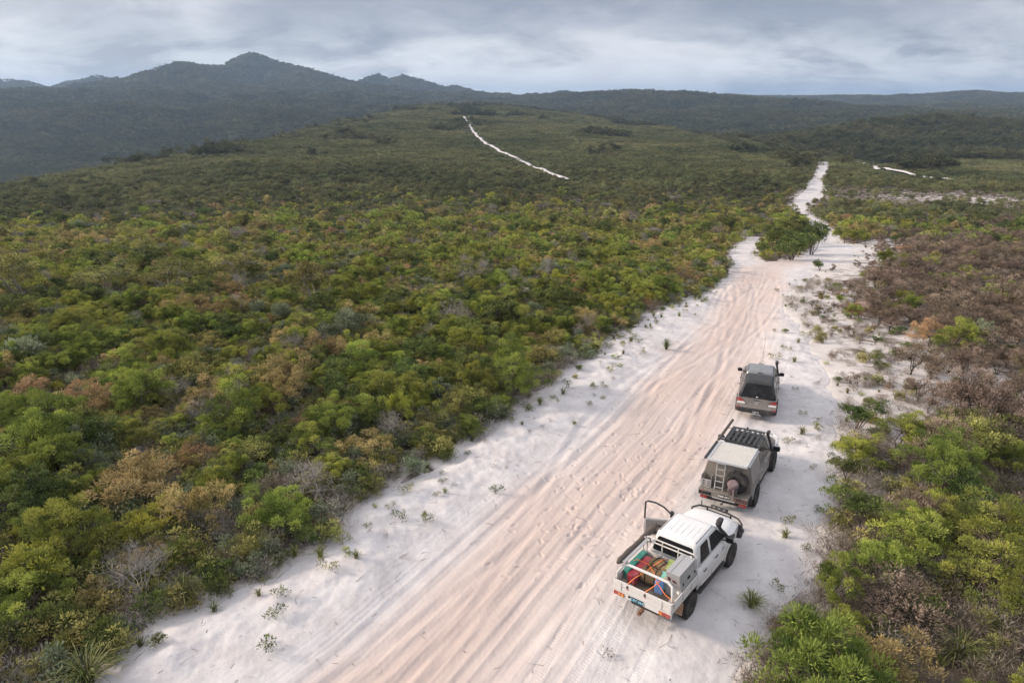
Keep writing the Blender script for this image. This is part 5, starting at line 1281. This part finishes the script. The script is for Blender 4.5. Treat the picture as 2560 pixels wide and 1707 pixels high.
def webbing(name, pts, label, w=.013):
    M_ = Matrix.Translation(ute.location) @ ute.rotation_euler.to_matrix().to_4x4(); P_ = [Vector(p) for p in pts]; m = MB(); rings = []
    for i, p in enumerate(P_):
        d = (P_[min(i + 1, len(P_) - 1)] - P_[max(i - 1, 0)]).normalized(); s_ = d.cross(Vector((0, 0, 1)))
        s_ = s_.normalized() if s_.length > .2 else Vector((1, 0, 0)); n_2 = s_.cross(d) * .004
        rings.append([p + s_ * w + n_2, p - s_ * w + n_2, p - s_ * w - n_2, p + s_ * w - n_2])
    m.loft(rings); o = m.build(name, 'orange', None); o.location = ute.location; o.rotation_euler = ute.rotation_euler
    b = P_[-2] ; MB().box(b.x - .03, b.x + .03, b.y - .035, b.y - .008, b.z - .16, b.z - .06).build('ratchet', 'black', o, bevel=.006)
    o['label'] = label; o['category'] = 'strap'; o['group'] = 'orange ratchet straps over the load'
    return o
zt_ = TF + .30
webbing('ratchet_strap', [(-.02, .44, TF + .38), (-.06, .16, TF + .515), (-.16, -.3, TF + .50), (-.24, -.58, TF + .44), (-.40, -1.0, TF + .36), (-.46, -1.24, zt_), (-.46, -1.275, TF + .1)], 'orange strap over both duffel bags to the tailgate')
webbing('ratchet_strap', [(.40, .44, TF + .40), (.41, .32, TF + .47), (.41, -.1, TF + .475), (.38, -.4, TF + .43), (.30, -.66, TF + .46), (.22, -1.0, TF + .38), (.10, -1.24, zt_), (.10, -1.275, TF + .1)], 'orange strap over the green tubs to the tailgate')
webbing('ratchet_strap', [(-.90, -.25, TF + .29), (-.70, -.27, TF + .47), (-.30, -.33, TF + .505), (-.02, -.52, TF + .47), (.22, -.80, TF + .42), (.60, -1.05, TF + .35), (.93, -1.15, zt_), (.955, -1.17, TF + .1)], 'orange strap running diagonally across the load to the tray corner')
# ================================================================== 2  grey utility with aluminium canopy and roof racks
CX_, CY_2, CYAW = 8.43, 22.85, R(-31.5)
pose, pitch_, roll_ = ground_pose(CX_, CY_2, CYAW, 3.18)
cr_ = vehicle('canopy_utility', pose, CYAW, 'grey utility with dusty aluminium canopy, ladder, spare wheel and roof racks', 'utility')
cr_.rotation_euler = (pitch_, roll_, CYAW)
st = []
for y in list(np.arange(.72, 3.85, .07)) + [3.88, 3.92]:
    zb = arch(y, 3.18, .50, .52, .38); w = front_taper(y, 3.2, 3.92, .86, .07)
    if y < 2.55: zt, wt = 1.24, w - .05
    else: zt, wt = 1.24 - .05 * (y - 2.55) / 1.3, w - .11
    if y > 3.8: zt -= (y - 3.8) * .8
    st.append((y, zb, w - .02, w, wt, 1.02, zt, 0 if y < 2.5 else .05))
bd = MB().loft(lower_body(st)).build('body', 'graphite', cr_, smooth=True); bd.modifiers.new('edges', 'EDGE_SPLIT').split_angle = R(40)
H2 = House(1.24, 1.84, 2.62, 2.28, .72, .80, .80, .665, .06, .10)
H2.shell('cab', 'graphite', cr_)
MB().box(-.42, .42, -1.1, 3.7, .44, .70).build('chassis', 'mud', cr_, bevel=.02)
for yax in (0, 3.18): MB().tube([(-.7, yax, .42), (.7, yax, .42)], .065).build('axle', 'mud', cr_)
H2.end_pane([(-.70, 1.32), (.70, 1.32), (.60, 1.78), (-.60, 1.78)], True, 'windscreen', 'glass', cr_)
for sg in (-1, 1):
    H2.side_pane([(.86, 1.30), (1.46, 1.30), (1.46, 1.78), (.90, 1.78)], sg, 'side_window', 'glass', cr_, r=.04)
    H2.side_pane([(1.58, 1.30), (2.46, 1.30), (2.24, 1.78), (1.58, 1.78)], sg, 'side_window', 'glass', cr_, r=.04)
    wz2 = lambda z: .86 if z < 1.02 else lerp(.86, .81, min(1, (z - 1.02) / .22))
    for pts in ([(.80, .60), (1.50, .55), (1.51, 1.22), (.80, 1.22)], [(1.54, .55), (2.50, .55), (2.56, 1.22), (1.54, 1.22)]):
        dd = side_panel(pts, sg, wz2, 'door', 'graphite', cr_, r=.04); MB().tube([(0, -.08, 0), (sg * .025, -.05, 0), (sg * .025, .05, 0), (0, .08, 0)], .013).build('handle', 'chrome', dd, loc=(sg * .875, pts[0][0] + .14, 1.10))
    fl = MB(); n = 12
    for k in range(n):
        a0, a1 = math.pi * k / n, math.pi * (k + 1) / n
        fl.slab([(sg * .85, 3.18 + rad * math.cos(a), .38 + rad * math.sin(a)) for a, rad in ((a0, .48), (a0, .57), (a1, .57), (a1, .48))], (sg * .07, 0, 0))
    fl.build('wheel_flare', 'black', cr_)
    mirror(cr_, sg * 1.10, 2.42, 1.36, 'black', sg, big=1.25)
    ss_ = MB(); ss_.loft([rrect(sg * .82 - .07, sg * .82 + .07, .80, 2.5, .05, .46), rrect(sg * .82 - .07, sg * .82 + .07, .80, 2.5, .05, .50)]); ss_.build('side_step', 'black', cr_)
for x, y in ((.84, 0), (.84, 3.18), (-.84, 0), (-.84, 3.18)): wheel(cr_, x, y, .425, .28, 'rim')
# front bar
fb = MB(); fb.tube([(-.92, 3.60, 1.0), (-.90, 3.86, 1.18), (-.66, 4.05, 1.24), (0, 4.12, 1.26), (.66, 4.05, 1.24), (.90, 3.86, 1.18), (.92, 3.60, 1.0)], .032)
fb.loft([rrect(-.92, .92, 3.90, 4.15, .10, .52), rrect(-.94, .94, 3.88, 4.18, .10, .80)])
for x in (-.4, .4): fb.tube([(x, 4.09, 1.25), (x, 4.10, .75)], .03)
fo = fb.build('bull_bar', 'chrome', cr_)
for x in (-.42, .42): MB().box(x - .04, x + .04, 4.05, 4.13, 1.22, 1.30).build('bar_clamp', 'black', fo, bevel=.008)
MB().box(-.6, .6, 3.92, 3.945, .86, 1.08).build('grille', 'black', cr_)
for sg in (-1, 1): MB().box(min(sg * .62, sg * .78), max(sg * .62, sg * .78), 3.90, 3.935, .90, 1.06).build('headlight', 'clear', cr_, bevel=.02)
# snorkel
s2 = MB(); s2.loft([[(x, 3.15, z) for x, z in ((.80, 1.0), (.90, 1.0), (.88, 1.14), (.78, 1.14))], [(x, 2.72, z) for x, z in ((.80, 1.06), (.92, 1.06), (.89, 1.20), (.78, 1.20))]])
s2.tube([(.86, 2.76, 1.14), (.82, 2.66, 1.40), (.74, 2.48, 1.80), (.72, 2.44, 1.92)], .05); s2.tube([(.72, 2.36, 1.97), (.72, 2.46, 1.97), (.72, 2.60, 1.97)], .065, 10); s2.build('snorkel', 'black', cr_)
# black slatted platform over the cab
rk = MB(); z0_ = 1.98
for sg in (-1, 1): rk.box(sg * .61 - .02, sg * .61 + .02, .86, 2.30, z0_, z0_ + .05)
for yy in (.88, 2.28): rk.box(-.61, .61, yy - .02, yy + .02, z0_, z0_ + .045)
for yy in (1.2, 1.6, 2.0): rk.box(-.61, .61, yy - .015, yy + .015, z0_ - .03, z0_ + .005)
for sg in (-1, 1):
    for yy in (1.05, 2.1): rk.box(sg * .58 - .03, sg * .58 + .03, yy - .04, yy + .04, 1.84, z0_)
rack = rk.build('roof_platform', 'blackmetal', cr_)
for k in range(6):
    x = -.50 + .20 * k; MB().box(x - .056, x + .056, .90, 2.26, z0_ + .046, z0_ + .066).build('slat', 'charcoal', rack, bevel=.004)
# canopy body: tapers upward, deck behind it
ca = MB(); sec = lambda y, zz=0: [(-.90, y, .86), (.90, y, .86), (.905, y, 1.16), (.72, y, 1.93), (-.72, y, 1.93), (-.905, y, 1.16)]
ca.loft([sec(-.82), sec(.68)]); can = ca.build('canopy', 'alumdull', cr_, bevel=.02)
for sg in (-1, 1):
    pn = [(sg * lerp(.905, .72, t_) + sg * .008, y, lerp(1.16, 1.93, t_)) for y, t_ in ((-.74, .06), (.60, .06), (.60, .93), (-.74, .93))]
    fpn = MB().slab(pn, (sg * .012, 0, .003)).build('side_hatch', 'grey', can, bevel=.006)
    for yy in (-.55, .42): MB().box(-.02, .02, -.03, .03, -.02, .02).build('hatch_lock', 'chrome', can, loc=(sg * .905, yy, 1.22), bevel=.004)
MB().box(-.90, .90, -1.25, -.83, .80, .87).build('rear_deck', 'alumdull', cr_, bevel=.008)
bmz = MB().box(-.90, .90, -1.30, -1.255, .64, .87).build('rear_panel', 'alumdull', cr_, bevel=.008)
for sg in (-1, 1):
    hs = MB().box(min(sg * .42, sg * .88), max(sg * .42, sg * .88), -1.316, -1.299, .69, .82).build('light_housing', 'black', bmz, bevel=.008)
    for k in range(4):
        MB().tube([(sg * (.48 + .11 * k), -1.314, .755), (sg * (.48 + .11 * k), -1.322, .755)], .044, 14).build('light', 'redlens_dull' if sg > 0 else 'glass', hs)
    MB().box(min(sg * .58, sg * .84), max(sg * .58, sg * .84), -1.25, -1.18, .50, .60).build('tail_light', 'red', cr_, bevel=.015)
    MB().box(min(sg * .60, sg * .92), max(sg * .60, sg * .92), -.66, -.63, .34, .70).build('mud_flap', 'black', cr_)
    gd = MB()
    for k in range(10):
        a0, a1 = R(8 + 164 * k / 10), R(8 + 164 * (k + 1) / 10); gd.slab([(sg * .62, .50 * math.cos(a0), .44 + .50 * math.sin(a0)), (sg * .93, .50 * math.cos(a0), .44 + .50 * math.sin(a0)), (sg * .93, .50 * math.cos(a1), .44 + .50 * math.sin(a1)), (sg * .62, .50 * math.cos(a1), .44 + .50 * math.sin(a1))], (0, .012 * math.cos(a0), .012 * math.sin(a0)))
    gd.build('mud_guard', 'alum', cr_)
pl = MB().box(-.19, .19, -.006, .006, -.065, .065).build('number_plate', 'plateblack', cr_, loc=(.05, -1.309, .765)); text_mesh('plate_lettering', 'RBB\u00b7001', .11, 'ink_white', pl, (0, -.0075, 0), (R(90), 0, 0))
MB().box(-.36, .46, -1.34, -1.30, .635, .67).build('plate_step', 'alum', cr_, bevel=.006)
MB().box(-.8, .8, -1.18, -1.02, .44, .56).build('rear_bar', 'black', cr_, bevel=.02); MB().tube([(.0, -1.15, .48), (.0, -1.38, .48)], .04).build('tow_tongue', 'black', cr_); MB().lathe_x([(-.03, .01), (-.02, .028), (.02, .028), (.03, .01)], 12).build('tow_ball', 'chrome', cr_, loc=(.0, -1.36, .54))
# ladder
ld = MB()
for x in (-.36, -.06): ld.tube([(x, -1.12, .88), (x, -1.0, 1.45), (x, -.93, 1.98)], .022)
lad = ld.build('ladder', 'alum', cr_)
for k in range(5): t_ = .08 + .21 * k; MB().box(-.35, -.07, lerp(-1.12, -.93, t_) - .03, lerp(-1.12, -.93, t_) + .03, lerp(.90, 1.96, t_) - .012, lerp(.90, 1.96, t_) + .012).build('rung', 'alum', lad, bevel=.005)
# jerry-can holder with slots
hd_ = MB().box(-.88, -.50, -1.10, -1.085, .88, 1.20); hd_.box(-.88, -.865, -1.10, -.84, .88, 1.34); hd_.box(-.515, -.50, -1.10, -.84, .88, 1.34); hold = hd_.build('holder', 'alum', cr_)
for i in range(2):
    for j in range(3): MB().box(-.82 + i * .18, -.72 + i * .18, -1.106, -1.101, .95 + j * .08, .975 + j * .08).build('slot', 'dark', hold)
sp_ = wheel(cr_, 1, 0, .40, .25, 'alum', name='spare_wheel', loc=(.40, -1.00, 1.33), rot=(0, R(6), R(-90)))
sp_['label'] = 'dusty spare wheel on the canopy back'
MB().tube([(.27, -1.14, 1.55), (.27, -1.12, 1.72), (.27, -.90, 1.76)], .02).build('wheel_strap', 'strap', cr_); MB().tube([(.50, -1.14, 1.55), (.50, -1.12, 1.72), (.50, -.90, 1.76)], .02).build('wheel_strap', 'strap', cr_)
# mesh deck over the canopy
md_ = MB()
for sg in (-1, 1): md_.box(sg * .695 - .025, sg * .695 + .025, -.98, .68, 1.95, 2.01)
md_.box(-.72, .72, -1.02, -.975, 1.935, 2.02); md_.box(-.72, .72, .64, .685, 1.94, 2.015)
frame = md_.build('canopy_rack', 'palealum', cr_, bevel=.004)
for sg in (-1, 1): MB().box(sg * .755 - .03, sg * .755 + .03, -.90, .66, 1.935, 1.965).build('rack_rail', 'alum', frame, bevel=.004)
mesh_ = MB(); W_, Y0_, Y1_ = .67, -.97, .64
for k in range(-26, 48):
    x0, y0 = -W_, Y0_ + k * .098; x1, y1 = W_, y0 - 1.34 * .62; pts = []
    a, b = Vector((x0, y0)), Vector((x1, y1)); d = b - a
    t0, t1 = 0.0, 1.0
    for lo, hi in ((Y0_, Y1_),):
        ta, tb2 = (lo - a.y) / d.y, (hi - a.y) / d.y; t0 = max(t0, min(ta, tb2)); t1 = min(t1, max(ta, tb2))
    if t1 - t0 > .03:
        p, q = a + d * t0, a + d * t1; mesh_.tube([(p.x, p.y, 1.99), (q.x, q.y, 1.99)], .016, 4)
mesh_.build('rack_mesh', 'palealum', frame)['kind'] = 'stuff'
for yy in (-.6, -.2, .2): MB().box(-.67, .67, yy - .012, yy + .012, 1.96, 1.975).build('cross_bar', 'alum', frame)
# rolled awning on the left in two lengths
MB().box(-.88, -.79, -.92, .70, 1.92, 2.0).build('awning_case', 'charcoal', cr_, bevel=.02)
a2 = MB(); a2.box(-.86, -.76, .74, 2.95, 1.97, 2.07); a2.build('awning_case', 'canvas', cr_, bevel=.03)
for yy in (1.0, 2.1): MB().box(-.76, -.60, yy - .02, yy + .02, 1.99, 2.02).build('awning_bracket', 'alum', cr_)
# bag hung over the spare wheel
bgm = MB(); rings = []
rs3 = np.random.RandomState(8)
for z, w, dp in ((0, .13, .09), (.06, .17, .12), (.20, .18, .13), (.30, .17, .12), (.36, .14, .10)):
    rings.append([(w * math.cos(a) * (1 + rs3.normal(0, .05)), dp * math.sin(a) * (1 + rs3.normal(0, .05)), z) for a in np.linspace(0, 2 * math.pi, 14, endpoint=False)])
bg_ = bgm.loft(rings).build('wheel_bag', 'darkbag', None, smooth=True)
fl_ = []
for z, w, dp in ((.33, .19, .16), (.40, .205, .17), (.47, .19, .15), (.50, .12, .09)):
    fl_.append([(w * math.cos(a) * (1 + rs3.normal(0, .04)), dp * math.sin(a), z + rs3.normal(0, .006) - .05 * math.sin(a) * -1) for a in np.linspace(0, 2 * math.pi, 12, endpoint=False)])
MB().loft(fl_).build('flap', 'dustybag', bg_, smooth=False)
MB().box(.02, .10, -.15, -.13, -.10, .28).build('strap', 'dustybag', bg_, bevel=.01); MB().box(-.13, -.02, -.15, -.12, .03, .16).build('pocket', 'darkbag', bg_, bevel=.01)
Mc = Matrix.Translation(cr_.location) @ cr_.rotation_euler.to_matrix().to_4x4()
bg_.location = Mc @ Vector((.33, -1.26, .93)); bg_.rotation_euler = cr_.rotation_euler; bg_['label'] = 'dusty mauve canvas bag hung on the spare wheel'; bg_['category'] = 'bag'

# ================================================================== 3  bronze grey utility with a smooth canopy
BX_, BY_, BYAW = 12.19, 31.05, R(-21.5)
pose, pitch_, roll_ = ground_pose(BX_, BY_, BYAW, 3.22)
bt = vehicle('hardtop_utility', pose, BYAW, 'grey utility with smooth dark hardtop canopy, parked ahead of the canopy utility', 'utility')
bt.rotation_euler = (pitch_, roll_, BYAW)
st = []
for y in [-1.20, -1.17] + list(np.arange(-1.10, 3.95, .07)) + [3.98, 4.02, 4.05]:
    zb = max(arch(y, 3.22, .48, .46, .36), arch(y, 0, .48, .46, .36)); w = front_taper(y, 3.0, 4.05, .92, .14)
    if y < -1.12: w -= .03
    zt = 1.13 if y < 2.8 else 1.13 - .02 * (y - 2.8) - .10 * max(0, (y - 3.4) / .65) ** 2
    if y > 3.9: zt -= (y - 3.9) * 1.2
    st.append((y, zb, w - .03, w, w - (.07 if y < 2.8 else .15), .98, zt, 0 if y < 2.75 else .08))
bb2 = MB().loft(lower_body(st)).build('body', 'grey', bt, smooth=True); bb2.modifiers.new('edges', 'EDGE_SPLIT').split_angle = R(42)
H3 = House(1.13, 1.75, 2.95, 2.15, .66, .74, .85, .66, .085, .13); H3.shell('cab', 'skytoned_roof', bt)
H4 = House(1.125, 1.74, .645, .60, -1.16, -.62, .86, .655, .075, .12); H4.shell('canopy', 'charcoal', bt)
MB().box(-.42, .42, -1.0, 3.7, .40, .62).build('chassis', 'mud', bt, bevel=.02)
for yax in (0, 3.22): MB().tube([(-.7, yax, .39), (.7, yax, .39)], .06).build('axle', 'mud', bt)
H3.end_pane([(-.76, 1.20), (.76, 1.20), (.62, 1.70), (-.62, 1.70)], True, 'windscreen', 'glass', bt)
H4.end_pane([(-.76, 1.165), (.76, 1.165), (.585, 1.70), (-.585, 1.70)], False, 'rear_hatch', 'glass', bt, r=.12)
hh = MB().tube([(-.05, 0, 0), (0, -.03, 0), (.05, 0, 0)], .014, 6).build('hatch_handle', 'chrome', bt, loc=(0, -1.13, 1.20))
for sg in (-1, 1):
    H3.side_pane([(.86, 1.18), (1.60, 1.18), (1.60, 1.68), (.90, 1.68)], sg, 'side_window', 'glass', bt); H3.side_pane([(1.70, 1.18), (2.66, 1.18), (2.18, 1.67), (1.70, 1.69)], sg, 'side_window', 'glass', bt)
    H4.side_pane([(-.92, 1.18), (.52, 1.18), (.50, 1.66), (-.58, 1.66)], sg, 'canopy_window', 'glass', bt)
    wz3 = lambda z: .92 if z < .98 else lerp(.92, .86, min(1, (z - .98) / .15))
    for pts in ([(.74, .56), (1.62, .50), (1.64, 1.12), (.78, 1.12)], [(1.66, .50), (2.62, .50), (2.70, 1.12), (1.68, 1.12)]):
        dd = side_panel(pts, sg, wz3, 'door', 'grey', bt); MB().tube([(0, -.09, 0), (sg * .03, -.05, 0), (sg * .03, .05, 0), (0, .09, 0)], .016).build('handle', 'black', dd, loc=(sg * .935, pts[0][0] + .20, 1.03))
    MB().tube([(sg * .60, .86, 1.815), (sg * .60, 1.5, 1.82), (sg * .585, 2.05, 1.80)], .012, 6).build('roof_gutter', 'charcoal', bt)
    mirror(bt, sg * 1.04, 2.52, 1.24, 'black', sg, big=1.1)
    ss_ = MB(); ss_.loft([rrect(sg * .86 - .08, sg * .86 + .08, .72, 2.6, .05, .38), rrect(sg * .86 - .08, sg * .86 + .08, .72, 2.6, .05, .43)]); ss_.build('side_step', 'black', bt)
    # wrap-round tail light: red above, clear below, dark surround
    def lamp(pts, name, mat, parent, dy):
        P_ = round_poly(pts, .03); return MB().slab([(sg * x, -1.205 + dy + .035 * max(0, (x - .82)) / .1, z) for x, z in P_], (0, .012, 0)).build(name, mat, parent)
    tl = lamp([(.46, .80), (.91, .80), (.915, 1.10), (.72, 1.10), (.58, 1.0)], 'tail_light', 'black', bt, -.012)
    lamp([(.56, .935), (.905, .935), (.905, 1.085), (.73, 1.085), (.62, 1.01)], 'red_lens', 'red', tl, -.020); lamp([(.50, .825), (.90, .825), (.90, .925), (.56, .925)], 'clear_lens', 'clear', tl, -.020)
    MB().box(min(sg * .74, sg * .88), max(sg * .74, sg * .88), -1.245, -1.225, .60, .66).build('reflector', 'red', bt, bevel=.006)
for x, y in ((.84, 0), (.84, 3.22), (-.84, 0), (-.84, 3.22)): wheel(bt, x, y, .40, .27, 'alloyrim')
tgp = MB().slab([(x, -1.202, z) for x, z in round_poly([(-.71, .62), (.71, .62), (.71, 1.12), (-.71, 1.12)], .05)], (0, -.010, 0)).build('tailgate', 'grey', bt)
MB().box(-.14, .14, -1.222, -1.213, 1.03, 1.075).build('handle', 'black', tgp, bevel=.006)
MB().box(-.11, .15, -1.220, -1.213, .985, .998).build('trim_strip', 'chrome', tgp)
ring = [(.062 * math.cos(a), -1.218, .90 + .055 * math.sin(a)) for a in np.linspace(0, 2 * math.pi, 20, endpoint=False)]
em = MB().tube(ring, .009, 6, closed=True); em.tube([(-.055, -1.217, .925), (-.02, -1.217, .905), (0, -1.217, .880), (.02, -1.217, .905), (.055, -1.217, .925)], .010, 6); em.build('emblem', 'chrome', tgp)
for x0 in (-.66, -.62, -.58, -.53, -.49): MB().box(x0, x0 + .028, -1.219, -1.213, .685, .712).build('badge_letter', 'chrome', tgp)
for x0 in (.46, .50, .55, .59, .63): MB().box(x0, x0 + .028, -1.219, -1.213, .680, .702).build('badge_letter', 'chrome', tgp)
bu = MB().loft([[(x, y, .40) for x, y in ((-.84, -1.02), (-.84, -1.22), (-.6, -1.28), (.6, -1.28), (.84, -1.22), (.84, -1.02))], [(x, y, .58) for x, y in ((-.93, -1.0), (-.92, -1.25), (-.6, -1.32), (.6, -1.32), (.92, -1.25), (.93, -1.0))]]).build('bumper', 'black', bt, bevel=.015)
MB().loft([[(x, y, .582) for x, y in ((-.90, -1.0), (-.89, -1.24), (-.6, -1.31), (.6, -1.31), (.89, -1.24), (.90, -1.0))], [(x, y, .60) for x, y in ((-.88, -1.0), (-.87, -1.22), (-.6, -1.29), (.6, -1.29), (.87, -1.22), (.88, -1.0))]]).build('bumper_step', 'charcoal', bu)
p3 = MB().box(-.19, .19, -.005, .005, -.06, .06).build('number_plate', 'plateblack', bt, loc=(.02, -1.326, .475)); text_mesh('plate_lettering', 'SBTTL', .11, 'ink_white', p3, (0, -.0065, 0), (R(90), 0, 0))
MB().tube([(-.24, -1.36, .37), (-.10, -1.36, .40), (.10, -1.36, .40), (.26, -1.36, .37)], .018, 6).build('tow_bar', 'chrome', bt); MB().tube([(0, -1.1, .34), (0, -1.42, .34)], .03).build('tow_tongue', 'black', bt); MB().lathe_x([(-.035, .01), (-.02, .03), (.02, .03), (.035, .01)], 12).build('tow_ball', 'chrome', bt, loc=(0, -1.40, .41))
s3 = MB(); s3.loft([[(x, 3.30, z) for x, z in ((.82, .92), (.94, .92), (.92, 1.06), (.80, 1.06))], [(x, 2.90, z) for x, z in ((.84, .98), (.96, .98), (.93, 1.12), (.81, 1.12))]]); s3.tube([(.88, 2.95, 1.05), (.83, 2.75, 1.32), (.76, 2.45, 1.66), (.74, 2.38, 1.80)], .052)
s3.loft([rrect(.66, .80, 2.32, 2.46, .05, 1.78), rrect(.65, .81, 2.30, 2.52, .05, 1.90), rrect(.66, .80, 2.34, 2.54, .05, 1.97)]); s3.build('snorkel', 'black', bt)
MB().tube([(0, .98, 1.825), (0, .93, 1.98)], .006, 6).build('roof_aerial', 'black', bt); MB().tube([(0, .99, 1.82), (0, .975, 1.845)], .022, 8).build('aerial_base', 'black', bt)
MB().tube([(.02, 4.12, .9), (.02, 4.14, 2.75)], .006, 5).build('whip_antenna', 'black', bt)
MB().box(-.12, .12, .655, .70, 1.80, 1.835).build('brake_light', 'black', bt, bevel=.008)
f3 = MB().loft([rrect(-.90, .90, 3.92, 4.14, .12, .42), rrect(-.92, .92, 3.90, 4.16, .12, .70)]).build('front_bumper', 'grey', bt)
for sg in (-1, 1): MB().box(min(sg * .55, sg * .80), max(sg * .55, sg * .80), 3.86, 4.03, .80, .94).build('headlight', 'clear', bt, bevel=.02)
